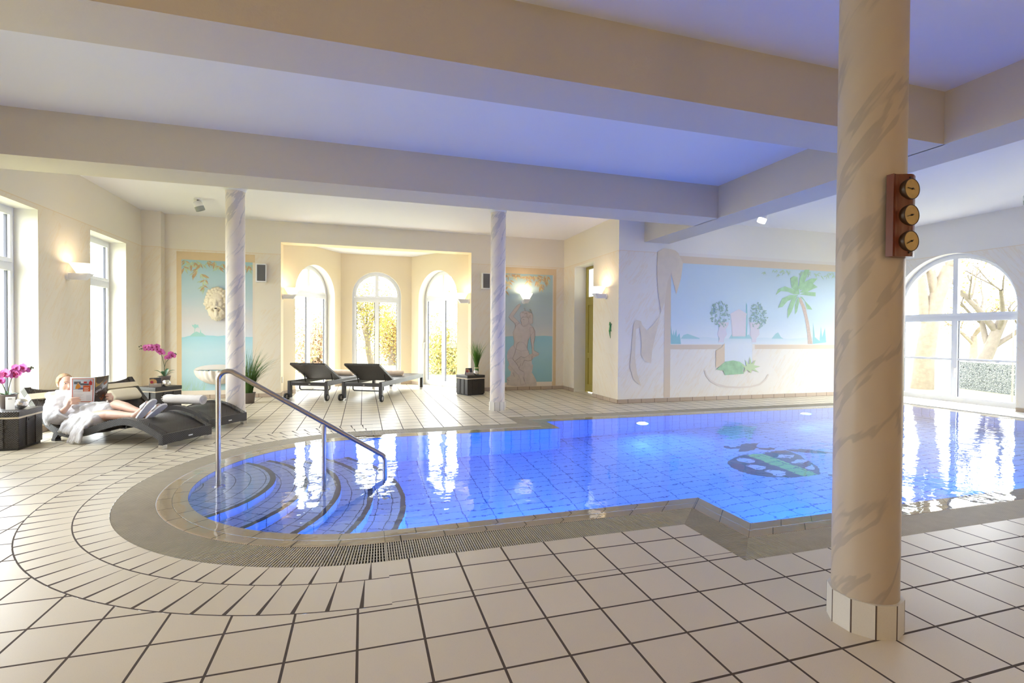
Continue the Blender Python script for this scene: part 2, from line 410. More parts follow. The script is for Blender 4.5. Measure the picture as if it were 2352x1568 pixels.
# ================================================================ POOL AND FLOOR
NARC = 72
def pool_path(o):                                        # tile units, clockwise from the near edge
    P = []
    for i in range(NARC+1):
        a = radians(270-180*i/NARC); P.append((0.5+(5.5+o)*cos(a), 17.65+(5.5+o)*sin(a)))
    P += [(9.6-o, 23.15+o), (9.6-o, 25.15+o), (36+o, 25.15+o), (36+o, 10.1-o), (9.4-o, 10.1-o), (9.4-o, 12.15-o)]
    return [Vector((x*T, y*T, 0)) for x, y in P]
def strip(mb, o1, z1, o2, z2, mat=0, uvz=False):
    A = pool_path(o1); B = pool_path(o2); n = len(A); u = 0.0
    for i in range(n):
        j = (i+1) % n
        if i >= NARC: u = 0.0
        l = ((A[j]-A[i]).length+(B[j]-B[i]).length)/2
        a, b, c, d = [p+Vector((0, 0, z)) for p, z in ((A[i], z1), (A[j], z1), (B[j], z2), (B[i], z2))]
        v1, v2 = (z1, z2) if uvz else (o1*T, o2*T)
        s = -1 if i >= NARC and (A[j]-A[i]).x < 0 else 1
        mb.quad(a, b, c, d, mat, [(u, v1), (u+l, v1), (u+l, v2), (u, v2)]); u += l
# deck coping (two rows of tiles), white seam
mb = MB(); strip(mb, 0.0, -0.012, 0.37, -0.009); structure(mb.build('pool_coping', M['cope']))
mb = MB(); strip(mb, 0.385, -0.009, 0.73, -0.006); structure(mb.build('pool_coping', M['cope']))
mb = MB(); strip(mb, 0.37, -0.0095, 0.385, -0.0095); strip(mb, 0.73, -0.006, 0.75, -0.002, 1)
structure(mb.build('pool_coping_joint', [mat('coping_joint', GROUT, 0.8), M['seam']]))
# overflow channel and grate
mb = MB(); strip(mb, 0.75, -0.002, 0.75, -0.12); strip(mb, 0.75, -0.12, 1.71, -0.12); strip(mb, 1.71, -0.12, 1.71, 0.0)
structure(mb.build('drain_channel', M['channel']))
def grate():
    mb = MB(); zt, zb = -0.001, -0.022; w = 0.0085; step = 0.0158
    A = pool_path(0.755); B = pool_path(1.70)
    for i in range(NARC, len(A)):                        # straight runs (bars square to the edge, mitred corners)
        j = (i+1) % len(A); d = (B[j]-B[i]); Lb = d.length; d.normalize(); n = Vector((-d.y, d.x, 0))
        q = (A[i]-B[i]).dot(n); sa = (A[i]-B[i]).dot(d); sb = (A[j]-B[i]).dot(d)
        lo = min(0, sa); hi = max(Lb, sb); s = lo+step/2
        while s < hi:
            k0, k1 = 0.0, 1.0                            # from outer line (0) to inner line (1)
            if sa > 0 and s < sa: k1 = s/sa
            if sa < 0 and s < 0: k0 = s/sa
            if sb < Lb and s > sb: k1 = min(k1, (Lb-s)/(Lb-sb))
            if sb > Lb and s > Lb: k0 = max(k0, (s-Lb)/(sb-Lb))
            if k1-k0 > 0.02:
                p = B[i]+d*s+n*(q*k0); r = B[i]+d*s+n*(q*k1); h = d*(w/2); Z = Vector((0, 0, zt)); Y = Vector((0, 0, zb))
                mb.add([p-h+Z, p+h+Z, r+h+Z, r-h+Z, p-h+Y, p+h+Y, r+h+Y, r-h+Y], [(0, 1, 2, 3), (0, 4, 5, 1), (1, 5, 6, 2), (2, 6, 7, 3), (3, 7, 4, 0)])
            s += step
    r0, r1 = 5.5*T+0.755*T, 5.5*T+1.70*T; n = int(pi*r1/0.0185)
    for k in range(n):                                   # round end: radial bars
        a = radians(90)+pi*(k+0.5)/n; e = Vector((cos(a), sin(a), 0)); h = Vector((-sin(a), cos(a), 0))*(w*0.55); c = Vector((PCX, PCY, 0))
        p = c+e*r1; r = c+e*r0; Z = Vector((0, 0, zt)); Y = Vector((0, 0, zb)); g = h*0.85
        mb.add([p-h+Z, p+h+Z, r+g+Z, r-g+Z, p-h+Y, p+h+Y, r+g+Y, r-g+Y], [(0, 1, 2, 3), (0, 4, 5, 1), (1, 5, 6, 2), (2, 6, 7, 3), (3, 7, 4, 0)])
    for q in range(7):                                   # connecting rails under the bars
        o = 0.80+q*0.142; strip(mb, o, -0.007, o+0.03, -0.007)
    return structure(mb.build('overflow_grate', M['grate']))
grate()
# rings of radial tiles around the round end
def annulus(o1, o2, m):
    mb = MB(); n = 90; c = Vector((PCX, PCY, 0))
    for i in range(n):
        a, b = [radians(90)+pi*k/n for k in (i, i+1)]
        q = [c+Vector((cos(t)*r*T, sin(t)*r*T, 0)) for t, r in ((a, 5.5+o1), (a, 5.5+o2), (b, 5.5+o2), (b, 5.5+o1))]
        mb.quad(*q)
    return structure(mb.build('floor_ring', m))
annulus(1.71, 2.40, M['ring_a']); annulus(2.40, 2.43, mat('ring_joint', GROUT, 0.8)); annulus(2.43, 3.39, M['ring_b']); annulus(3.39, 3.42, bpy.data.materials['ring_joint'])
# main floor with its hole, and the strip of tiles beside the grate
X0, X1, Y0, Y1 = -4.31, 11.9, -2.5, 12.0
hole = []
for i in range(60):
    a = radians(270-180*i/59); hole.append((PCX+8.92*T*cos(a), PCY+8.92*T*sin(a)))
hole += [(0.5*T, 24.86*T), (7.89*T, 24.86*T), (7.89*T, 26.86*T), (37.71*T, 26.86*T), (37.71*T, 8.39*T), (7.69*T, 8.39*T), (7.69*T, 8.79*T), (0.5*T, 8.79*T)]
outer = [(X0-0.5, Y0), (12.4, Y0), (12.4, 9.3), (5.5, 9.3), (5.5, 12.05), (3.0, 12.05), (1.7, 14.6), (-0.9, 14.6), (-2.2, 12.05), (X0-0.5, 12.05)]
mb = MB()
P3 = [[Vector((x, y, 0)) for x, y in outer], [Vector((x, y, 0)) for x, y in hole]]
flat = P3[0]+P3[1]
F = []
for a, b, c in tessellate_polygon(P3):
    F.append((a, b, c) if (flat[b]-flat[a]).cross(flat[c]-flat[a]).z > 0 else (a, c, b))
mb.add(flat, F); structure(mb.build('floor', M['floor']))
mb = MB(); mb.poly([(0.5*T, 8.79*T, 0), (7.69*T, 8.79*T, 0), (7.69*T, 10.44*T, 0), (0.5*T, 10.44*T, 0)])
structure(mb.build('floor_strip', M['floor_near']))
# basin
mb = MB(); strip(mb, 0.0, -0.012, 0.0, -0.035, 1, True); strip(mb, 0.0, -0.035, 0.0, -1.3, 0, True)
mb.poly([p+Vector((0, 0, -1.3)) for p in pool_path(0.0)[::-1]], 2)
structure(mb.build('pool_basin', [M['pool'], M['pool_edge'], M['pool_floor']]))
# steps: concentric arcs going down towards the deep part
SX, SY = -2.0, 5.295
def inside(x, y):
    return abs(y-PCY) < 1.648 and (x > PCX or (x-PCX)**2+(y-PCY)**2 < 1.648**2) and x < 2.6
def phi(r):
    lo, hi = 0.0, pi
    if not inside(SX+r, SY): return 0.0
    for _ in range(40):
        m = (lo+hi)/2
        if inside(SX+r*cos(m), SY+r*sin(m)): lo = m
        else: hi = m
    return lo
RR = [0.502, 1.17, 1.47, 1.79, 2.11, 2.43]; ZZ = [-0.20, -0.385, -0.57, -0.75, -0.93]
mb = MB()
def arc_band(r0, r1, z, m, n=48, k=1):
    for q in range(k):
        a, b = r0+(r1-r0)*q/k, r0+(r1-r0)*(q+1)/k; pa, pb = phi(a)*1.004, phi(b)*1.004
        for i in range(n):
            t0, t1 = -1+2*i/n, -1+2*(i+1)/n
            V = [(SX+r*cos(p*t), SY+r*sin(p*t), z) for r, p, t in ((a, pa, t0), (b, pb, t0), (b, pb, t1), (a, pa, t1))]
            mb.quad(*V, m, [(p*t*r1, r) for r, p, t in ((a, pa, t0), (b, pb, t0), (b, pb, t1), (a, pa, t1))])
for k in range(5):
    arc_band(RR[k], RR[k+1]-0.055, ZZ[k], 0, k=12 if k == 0 else 4); arc_band(RR[k+1]-0.055, RR[k+1], ZZ[k], 2, k=1)
    p = phi(RR[k+1])*1.004; zb = ZZ[k+1] if k < 4 else -1.3; n = 48; r = RR[k+1]
    for i in range(n):
        t0, t1 = -1+2*i/n, -1+2*(i+1)/n
        V = [(SX+r*cos(p*t), SY+r*sin(p*t), z) for t, z in ((t0, zb), (t1, zb), (t1, ZZ[k]), (t0, ZZ[k]))]
        mb.quad(*V, 1, [(p*t*r, z) for t, z in ((t0, zb), (t1, zb), (t1, ZZ[k]), (t0, ZZ[k]))])
structure(mb.build('pool_steps', [M['tread'], M['riser'], M['nosing']]))
# water
m, nt, N, Lk, B = nmat('pool_water'); g = NG(nt); N.remove(B)
gl = g.n('ShaderNodeBsdfGlass'); gl.inputs['Color'].default_value = (0.93, 0.97, 1.0, 1); gl.inputs['Roughness'].default_value = 0.0; gl.inputs['IOR'].default_value = 1.333
oc = g.n('ShaderNodeTexCoord').outputs['Object']
hgt = g.m('ADD', g.noise(oc, 3.2, 2.0, 0.5), g.m('MULTIPLY', g.noise(oc, 13.0, 2.0, 0.5), 0.16))
Lk.new(g.bump(hgt, 0.10, 0.05), gl.inputs['Normal']); Lk.new(gl.outputs[0], N['Material Output'].inputs[0])
mb = MB(); mb.poly([p+Vector((0, 0, -0.004)) for p in pool_path(0.70)[::-1]])
structure(mb.build('pool_water', m))
# mosaic turtle on the pool floor
def flatpoly(mb, pts, z, m): mb.poly([(x, y, z) for x, y in pts], m)
def ccw(p):
    A = sum(p[i][0]*p[(i+1) % len(p)][1]-p[(i+1) % len(p)][0]*p[i][1] for i in range(len(p)))
    return p if A > 0 else p[::-1]
tur = empty('turtle_mosaic', (5.5, 5.4, -1.3), 0, 'dark blue turtle mosaic with a green stripe on the pool floor', 'mosaic')
def tpart(name, polys, col, z):
    mb = MB()
    for p in polys: flatpoly(mb, [(x-5.5, y-5.4) for x, y in ccw(p)], z, 0)
    return mb.build(name, tile_mat('mosaic_'+name, 4.02-5.5, 5.274-5.4, 0.3, 0.147, 0.005, False, col, tuple(c*0.9 for c in col), (0.02, 0.05, 0.15), 0.35), tur)
shellA = [[5.32,5.845],[5.185,5.828],[5.012,5.748],[4.863,5.651],[4.77,5.541],[4.711,5.412],[4.696,5.275],[4.725,5.152],[4.787,5.069],[4.874,4.966],[4.993,4.899],[5.149,4.835],[5.304,4.809],
          [5.53,4.81],[5.574,4.831],[5.747,5.0],[5.852,5.155],[5.927,5.363],[6.005,5.523],[6.051,5.688],[6.052,5.826],[5.829,5.834],[5.598,5.831]]
tpart('shell', [shellA], (0.02, 0.035, 0.11), 0.001)
tpart('shell_stripe', [[[5.32,5.845],[5.598,5.831],[5.53,4.81],[5.304,4.809]]], (0.16, 0.55, 0.18), 0.002)
PT = [[[5.023,5.714],[5.122,5.734],[5.183,5.688],[5.22,5.639],[5.259,5.571],[5.156,5.505],[5.065,5.471],[5.031,5.52],[4.99,5.563],[5.009,5.629]],
      [[4.944,5.425],[5.038,5.441],[5.104,5.396],[5.141,5.341],[5.162,5.292],[5.081,5.228],[4.981,5.204],[4.94,5.252],[4.95,5.314],[4.934,5.36]],
      [[5.007,5.151],[5.106,5.174],[5.152,5.124],[5.22,5.105],[5.258,5.047],[5.132,4.944],[5.038,4.925],[4.982,4.962],[5.016,5.035],[4.987,5.082]],
      [[5.558,5.572],[5.685,5.605],[5.777,5.685],[5.848,5.66],[5.978,5.598],[5.75,5.473],[5.766,5.529],[5.654,5.553]],
      [[5.599,5.318],[5.688,5.344],[5.814,5.404],[5.877,5.366],[5.917,5.306],[5.762,5.259],[5.665,5.265]],
      [[5.56,5.06],[5.68,5.12],[5.80,5.15],[5.72,5.04],[5.60,4.98]]]
for p in PT: tpart('shell_scute', [p], (0.48, 0.58, 0.82), 0.002)
tpart('head', [[[5.325,6.274],[5.391,6.326],[5.43,6.32],[5.414,6.262],[5.489,6.248],[5.593,6.264],[5.713,6.33],[5.843,6.317],[5.996,6.272],[5.898,6.228],[5.822,6.16],[5.815,6.069],[5.872,6.013],[5.941,6.026],[5.964,6.073],[6.004,6.022],[6.0,5.962],[5.919,5.925],[5.803,5.93],[5.754,5.983],[5.731,6.062],[5.614,5.996],[5.488,5.954],[5.324,5.986],[5.484,6.13],[5.363,6.153],[5.315,6.198]]], (0.03, 0.05, 0.13), 0.001)
tpart('flipper', [[[6.1,5.85],[6.35,5.80],[6.5,5.62],[6.62,5.45],[6.45,5.5],[6.25,5.62],[6.08,5.74]]], (0.03, 0.05, 0.13), 0.001)
tpart('flipper', [[[5.62,4.78],[5.85,4.72],[6.0,4.60],[5.8,4.58],[5.6,4.68]]], (0.05, 0.08, 0.16), 0.001)
tag(tpart('water_plant', [[[5.894,7.154],[6.367,7.54],[6.407,7.418],[6.725,7.479],[6.81,7.368],[6.934,7.3],[6.591,7.046],[6.237,6.692],[5.961,6.444],[5.911,6.441],[6.104,6.692],[5.896,6.633],[5.753,6.576],[5.706,6.739],[5.896,6.851],[5.835,7.008]]], (0.25, 0.62, 0.80), 0.001), 'pale turquoise plant motif of the mosaic')

# ================================================================ WALLS
def arch_z(s, s0, s1, zt):
    R = (s1-s0)/2; c = (s0+s1)/2; return zt-R+sqrt(max(0, R*R-(s-c)**2))
def wall(name, p0, p1, H, th, openings=(), mats=None, back=True, caps=False):
    p0 = Vector((*p0, 0)); p1 = Vector((*p1, 0)); d = p1-p0; Ln = d.length; d.normalize(); out = Vector((d.y, -d.x, 0))
    mb = MB()
    def pt(s, z, y=0.0): return p0+d*s+out*y+Vector((0, 0, z))
    def face(s0, s1, z00, z01, z10, z11):                 # z at s0 (lo,hi), at s1 (lo,hi)
        mb.quad(pt(s1, z10), pt(s0, z00), pt(s0, z01), pt(s1, z11), 0)
        if back: mb.quad(pt(s0, z00, th), pt(s1, z10, th), pt(s1, z11, th), pt(s0, z01, th), 0)
    s = 0.0
    for (a, b, zb, zt, arch) in sorted(openings):
        face(s, a, 0, H, 0, H)
        if zb > 0:
            face(a, b, 0, zb, 0, zb); mb.quad(pt(a, zb), pt(a, zb, th), pt(b, zb, th), pt(b, zb), 1)
        n = 28 if arch else 1; zs = zt-(b-a)/2 if arch else zt
        for i in range(n):
            # cosine spacing keeps the arch smooth at its springing
            sa, sb = [(a+b)/2-(b-a)/2*cos(pi*k/n) if arch else (a if k == 0 else b) for k in (i, i+1)]
            za, zc = (arch_z(sa, a, b, zt), arch_z(sb, a, b, zt)) if arch else (zt, zt)
            face(sa, sb, za, H, zc, H); mb.add([pt(sa, za), pt(sb, zc), pt(sb, zc, th), pt(sa, za, th)], [(0, 1, 2, 3)], 1, arch)
        mb.quad(pt(a, zb), pt(a, zs), pt(a, zs, th), pt(a, zb, th), 1)
        mb.quad(pt(b, zb), pt(b, zb, th), pt(b, zs, th), pt(b, zs), 1)
        s = b
    face(s, Ln, 0, H, 0, H)
    if caps:
        mb.quad(pt(0, 0), pt(0, 0, th), pt(0, H, th), pt(0, H), 0); mb.quad(pt(Ln, 0), pt(Ln, H), pt(Ln, H, th), pt(Ln, 0, th), 0)
    return structure(mb.build(name, mats or [M['wall'], M['reveal']]))
ZC = 3.9
wall('wall_right', (11.9, -2.5), (11.9, 9.45), ZC, 0.35, [(5.1, 7.4, 0, 3.19, True), (6.17+2.5, 8.47+2.5, 0, 3.19, True)], [M['wall_pale'], M['reveal']])
wall('wall_mural', (11.9, 9.1), (5.05, 9.1), ZC, 0.3, [], [M['wall_pale'], M['reveal']])
wall('wall_door', (5.05, 9.1), (5.05, 12.35), ZC, 0.36, [(10.27-9.1, 11.32-9.1, 0, 3.11, False)])
wall('wall_back', (5.05, 12.0), (-4.66, 12.0), ZC, 0.35, [(5.05-2.57, 5.05+1.75, 0, 3.44, False)], [M['wall'], M['bay']])
wall('wall_left', (-4.31, 12.0), (-4.31, -2.5), ZC, 0.38, [(12-11.1, 12-9.82, 0, 3.10, False), (12-8.45, 12-6.95, 0, 3.10, False), (12-4.4, 12-2.9, 0, 3.10, False)])
wall('wall_front', (-4.7, -2.5), (12.25, -2.5), ZC, 0.3)
mb = MB(); mb.box((-4.33, 11.78, 0), (-3.97, 12.02, ZC)); structure(mb.build('wall_pilaster', M['wall']))
# bay behind the back wall: jambs, two slanted walls and the end wall, each with an arched window
BL, BR = (-1.75, 12.35), (2.57, 12.35); CL, CR = (-0.58, 14.2), (1.32, 14.2)
FL = (Vector(CL)-Vector(BL)).length
MB_ = [M['bay'], M['reveal']]
wall('wall_bay_right', BR, CR, 3.62, 0.33, [(0.40, 1.93, 0, 3.14, True)], MB_)
wall('wall_bay_end', CR, CL, 3.62, 0.18, [(0.29, 1.60, 0, 3.13, True)], MB_)
wall('wall_bay_left', CL, BL, 3.62, 0.33, [(FL-1.93, FL-0.40, 0, 3.14, True)], MB_)
mb = MB(); mb.poly([(-2.3, 12.3, 3.6), (3.1, 12.3, 3.6), (2.0, 14.7, 3.6), (-1.3, 14.7, 3.6)], 0, True); structure(mb.build('ceiling_bay', M['ceil']))
# ceiling and beams
mb = MB(); mb.box((-4.75, -2.85, ZC), (12.3, 12.4, ZC+0.2)); structure(mb.build('ceiling', M['ceil']))
ZB = 3.37
def beam(name, lo, hi):
    mb = MB(); mb.box(lo, hi); return structure(mb.build(name, M['beam']))
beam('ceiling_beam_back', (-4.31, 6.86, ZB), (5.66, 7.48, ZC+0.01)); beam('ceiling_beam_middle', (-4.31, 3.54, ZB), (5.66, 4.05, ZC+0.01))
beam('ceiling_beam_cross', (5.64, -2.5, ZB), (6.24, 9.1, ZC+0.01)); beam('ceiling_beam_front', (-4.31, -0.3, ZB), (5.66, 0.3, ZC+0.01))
# baseboards
def baseb(name, p0, p1, gaps=()):
    p0 = Vector((*p0, 0)); p1 = Vector((*p1, 0)); d = p1-p0; Ln = d.length; d.normalize(); inn = Vector((-d.y, d.x, 0)); mb = MB()
    segs = []; s = 0
    for a, b in sorted(gaps): segs.append((s, a)); s = b
    segs.append((s, Ln))
    for a, b in segs:
        A = p0+d*a; Bq = p0+d*b; h = Vector((0, 0, 0.085)); i = inn*0.012
        mb.quad(Bq+i, A+i, A+i+h, Bq+i+h, 0, [(b, 0), (a, 0), (a, .08), (b, .08)]); mb.quad(Bq+i+h, A+i+h, A+h, Bq+h, 0, [(b, 0.0), (a, 0.0), (a, .01), (b, .01)])
        mb.quad(A+i, A, A+h, A+i+h); mb.quad(Bq+i, Bq+i+h, Bq+h, Bq)
    return structure(mb.build(name, M['base']))
baseb('baseboard_mural', (11.9, 9.1), (5.05, 9.1)); baseb('baseboard_door', (5.05, 9.1), (5.05, 12), [(1.17, 2.22)]); baseb('baseboard_back', (5.05, 12), (-4.0, 12), [(2.48, 6.80)])
baseb('baseboard_jamb', (2.57, 12), BR); baseb('baseboard_jamb_left', BL, (-1.75, 12)); baseb('baseboard_bay_right', BR, CR, [(0.40, 1.93)]); baseb('baseboard_bay_left', CL, BL, [(FL-1.93, FL-0.40)])
baseb('baseboard_bay_end', CR, CL, [(0.29, 1.60)]); baseb('baseboard_right', (11.9, -2.5), (11.9, 9.1), [(5.1, 7.4), (8.67, 10.97)]); baseb('baseboard_left', (-4.31, 11.78), (-4.31, -2.5), [(0.68, 1.96), (3.33, 4.83), (7.38, 8.88)])
baseb('baseboard_niche', (5.05, 11.32), (5.41, 11.32))
mb = MB(); mb.box((11.1, 3.2, -0.01), (11.9, 8.95, 0.012)); structure(mb.build('trim_1', M['ledge']))

# ================================================================ WINDOWS
def window(name, p0, d, width, zb, zt, arch, depth, rows, mull=0.09, handle=None):
    """p0: foot of the opening's first edge (plan), d: unit direction along the wall, room on the left; rows: split heights"""
    d = Vector((*d, 0)).normalized(); out = Vector((d.y, -d.x, 0))
    Mx = Matrix(((d.x, out.x, 0, p0[0]+out.x*depth), (d.y, out.y, 0, p0[1]+out.y*depth), (0, 0, 1, 0), (0, 0, 0, 1)))
    root = empty(name, (0, 0, 0)); root.matrix_world = Mx; root['kind'] = 'structure'
    fw, fd = 0.055, 0.075; R = width/2; zs = zt-R if arch else zt
    f = MB()
    def bar(mb, x0, x1, z0, z1, y0=0.0, y1=fd): mb.box((x0, y0, z0), (x1, y1, z1))
    def ring(mb, ro, ri, y0, y1, cx, cz, a0=0.0, a1=pi, n=40):
        for i in range(n):
            q0, q1 = a0+(a1-a0)*i/n, a0+(a1-a0)*(i+1)/n
            def p(r, q, y): return (cx+r*cos(q), y, cz+r*sin(q))
            mb.add([p(ro, q0, y0), p(ri, q0, y0), p(ri, q1, y0), p(ro, q1, y0), p(ro, q0, y1), p(ri, q0, y1), p(ri, q1, y1), p(ro, q1, y1)],
                   [(0, 1, 2, 3), (7, 6, 5, 4), (1, 5, 6, 2), (0, 3, 7, 4)])
    bar(f, 0, fw, zb, zs); bar(f, width-fw, width, zb, zs); bar(f, fw, width-fw, zb, zb+0.07)
    if arch: ring(f, R, R-fw, 0, fd, R, zs)
    else: bar(f, fw, width-fw, zt-fw, zt)
    for r in rows: bar(f, fw, width-fw, r-0.03, r+0.03)
    f.build('window_frame', M['upvc'], root)
    sw = 0.055
    zz = [zb+0.07]+[r for r in rows]; 
    def sash(x0, x1, z0, z1, mid=None):
        s = MB(); bar(s, x0, x0+sw, z0, z1, -0.02, 0.055); bar(s, x1-sw, x1, z0, z1, -0.02, 0.055); bar(s, x0+sw, x1-sw, z0, z0+sw, -0.02, 0.055); bar(s, x0+sw, x1-sw, z1-sw, z1, -0.02, 0.055)
        if mid: bar(s, x0+sw, x1-sw, mid-0.022, mid+0.022, -0.012, 0.05)
        so = s.build('sash', M['upvc'], root)
        gk = MB(); e = 0.012
        for a, b, c, e2 in ((x0+sw, x0+sw+e, z0+sw, z1-sw), (x1-sw-e, x1-sw, z0+sw, z1-sw)): bar(gk, a, b, c, e2, 0.012, 0.045)
        gk.build('gasket', M['gasket'], so)
        g_ = MB(); g_.quad((x0+sw, 0.03, z0+sw), (x1-sw, 0.03, z0+sw), (x1-sw, 0.03, z1-sw), (x0+sw, 0.03, z1-sw)); g_.build('pane', M['glass'], so)
        return so
    def fan(z0):
        s = MB(); ro = R-fw; ri = ro-0.05; cz = zs; a = math.asin(max(-1, min(1, (z0-cz)/ro)))
        ring(s, ro, ri, -0.02, 0.055, R, cz, a, pi-a); h = sqrt(ro*ro-(z0-cz)**2)
        bar(s, R-h+.003, R+h-.003, z0, z0+0.05, -0.0185, 0.0535); bar(s, R-mull/2, R+mull/2, z0+0.05, cz+ri, -0.015, 0.055)
        so = s.build('sash', M['upvc'], root)
        z1 = z0+0.05; a2 = math.asin((z1-cz)/ri)
        for sd in (1, -1):
            g_ = MB(); x_in = mull/2; pts = [(R+sd*x_in, 0.03, z1), (R+sd*sqrt(ri*ri-(z1-cz)**2), 0.03, z1)]
            qm = math.acos(x_in/ri)
            for i in range(1, 13):
                q = a2+(qm-a2)*i/12; pts.append((R+sd*ri*cos(q), 0.03, cz+ri*sin(q)))
            g_.poly(pts if sd > 0 else pts[::-1]); g_.build('pane', M['glass'], so)
    return root, sash, fan, fw, R, zs
def handle(root, x, z):
    h = MB(); h.box((x-0.015, -0.035, z-0.05), (x+0.015, -0.02, z+0.05)); h.box((x-0.011, -0.075, z+0.01), (x+0.011, -0.035, z+0.035)); h.box((x-0.011, -0.08, z-0.14), (x+0.011, -0.062, z+0.035))
    h.build('window_handle', M['white'], root)
def std(name, p0, d, width, zt, depth, tr, hx=None):
    root, sash, fan, fw, R, zs = window(name, p0, d, width, 0.0, zt, True, depth, [tr])
    sash(fw, R+0.0, 0.07, tr-0.03); sash(R+0.0, width-fw, 0.07, tr-0.03); fan(tr+0.03)
    if hx is not None: handle(root, hx, 1.15)
    return root
dR = (Vector(CR)-Vector(BR)).normalized(); dE = (Vector(CL)-Vector(CR)).normalized(); dL = (Vector(BL)-Vector(CL)).normalized()
pR = Vector(BR)+dR*0.40; pE = Vector(CR)+dE*0.29; pL = Vector(CL)+dL*(FL-1.93)
std('window_1', pL, dL, 1.53, 3.14, 0.24, 2.42); std('window_2', pE, dE, 1.31, 3.13, 0.09, 2.38, 1.27); std('window_3', pR, dR, 1.53, 3.14, 0.24, 2.42, 1.49)
def big(name, y0):
    root, sash, fan, fw, R, zs = window(name, (11.9, y0), (0, 1), 2.30, 0.03, 3.19, True, 0.2, [1.85])
    sash(fw, R, 0.10, 1.82, 0.95); sash(R, 2.30-fw, 0.10, 1.82, 0.95); fan(1.88); handle(root, R-0.03, 0.72); return root
big('window_4', 6.17); big('unseen_window_8', 2.6)  # the second is out of view, added for daylight on the mural wall
def rect(name, y1, w):
    root, sash, fan, fw, R, zs = window(name, (-4.31, y1), (0, -1), w, 0.0, 3.10, False, 0.27, [2.32])
    sash(fw, w-fw, 0.07, 2.29); sash(fw, w-fw, 2.35, 3.10-fw); handle(root, w-fw-0.02, 1.25); return root
rect('window_5', 11.1, 1.28); rect('window_6', 8.45, 1.5); rect('unseen_window_7', 4.4, 1.5)  # the last is out of view, added to light the left floor
# olive door in the niche
dr = empty('door_1', (5.36, 10.27, 0)); dr['kind'] = 'structure'
M['olive'] = mat('olive_paint', (0.36, 0.29, 0.06), 0.4); M['brass'] = mat('brass', (0.55, 0.38, 0.12), 0.3, 1.0)
mb = MB(); W_ = 1.05
for a, b, c, e in ((0, .06, 0, 3.11), (W_-.06, W_, 0, 3.11), (.06, W_-.06, 3.05, 3.11), (.06, W_-.06, 2.28, 2.36)): mb.box((0, a, c), (0.06, b, e))
mb.build('door_frame', M['olive'], dr)
mb = MB()
for a, b, c, e in ((.06, .17, 0.02, 2.28), (W_-.17, W_-.06, 0.02, 2.28), (.17, W_-.17, 0.02, 0.2), (.17, W_-.17, 0.85, 0.98), (.17, W_-.17, 2.16, 2.28)): mb.box((-0.012, a, c), (0.04, b, e))
mb.box((0.008, .17, 0.2), (0.03, W_-.17, 0.85)); mb.box((0.008, .17, 0.98), (0.03, W_-.17, 2.16))
lf = mb.build('door_leaf', M['olive'], dr)
mb = MB(); mb.quad((0.02, .06, 2.36), (0.02, W_-.06, 2.36), (0.02, W_-.06, 3.05), (0.02, .06, 3.05)); mb.build('pane', M['glass'], dr)
mb = MB(); mb.box((-0.025, .19-.1, 1.02), (-0.012, .19-.06, 1.30)); mb.cyl((-0.02, .11, 1.2), (-0.07, .11, 1.2), .01); mb.cyl((-0.07, .10, 1.2), (-0.07, .22, 1.2), .009); mb.build('door_handle', M['brass'], lf)

# ================================================================ COLUMNS
def column(x, y, label, m, cap=True):
    root = empty('column', (x, y, 0), atan2(y, x)+pi, label, 'column', 'marbled round columns')
    mb = MB(); mb.lathe([(0.14, 0.15), (0.14, 3.72 if cap else ZC)], n=48); mb.build('shaft', m, root)
    mb = MB(); n = 10; r = 0.158
    for i in range(n):
        a, b = 2*pi*i/n+.3, 2*pi*(i+1)/n+.3; p = lambda q, z, k=r: (k*cos(q), k*sin(q), z)
        mb.quad(p(a, 0), p(b, 0), p(b, .16), p(a, .16), 0, [(i*.105, 0), ((i+1)*.105, 0), ((i+1)*.105, .16), (i*.105, .16)]); mb.quad(p(a, .16), p(b, .16), p(b, .16, .13), p(a, .16, .13), 0, [(.05, 0.1)]*4)
    mb.build('base', M['plinth'], root)
    if cap:
        mb = MB(); mb.lathe([(0.145, 3.68), (0.155, 3.70), (0.15, 3.71), (0.17, 3.74), (0.205, 3.78), (0.21, 3.80), (0.21, ZC)], n=48); mb.build('capital', M['white'], root)
    return root
column(-1.97, 8.91, 'marbled column beside the curved loungers, in front of the stone mask mural', M['col_back'])
column(2.42, 8.91, 'marbled column beside the small wicker box table and the seated statue mural', M['col_back'])
column(2.38, 1.81, 'large marbled column at the pool edge carrying the wooden weather station', M['col_near'], False)
# ================================================================ LAMPS
def emis(name, col, s, base=(0.9, 0.88, 0.82)):
    return mat(name, base, 0.4, 0, col, s)
M['shade'] = emis('lit_opal_glass', (1.0, 0.82, 0.62), 0.75)
M['lamp_white'] = emis('lit_pool_lens', (0.75, 0.85, 1.0), 9.0)
M['spot_glow'] = emis('lit_spot_glow', (1.0, 0.97, 0.9), 6.0)
# underwater lamps on the long pool walls; those on the near wall are added unseen spots evening out the blue
def pool_lamp(x, y, z, dy, label, p=92, tgt=None):
    light('pool_light', 'SPOT', (x, y+dy*0.06, z), p, (0.02, 0.27, 1.0), target=tgt or (x-0.2, y+dy*3, z-0.35), spot_size=radians(170), spot_blend=1.0, shadow_soft_size=0.09)
    if dy > 0: return None                                # the near wall itself is out of sight under the deck edge
    r = empty('pool_lamp', (x, y, z), 0, label, 'pool lamp', 'underwater pool lamps')
    Mr = Matrix.Rotation(radians(90 if dy < 0 else -90), 4, 'X')
    mb = MB(); mb.lathe([(0.0, 0.0), (0.115, 0.0), (0.12, 0.012), (0.09, 0.02)], M=Mr, n=28); mb.build('rim', M['chrome'], r)
    mb = MB(); mb.lathe([(0.0, 0.022), (0.09, 0.018)], M=Mr, n=28); mb.build('lens', M['lamp_white'], r)
    return r
yF, yN = 25.15*T, 10.1*T
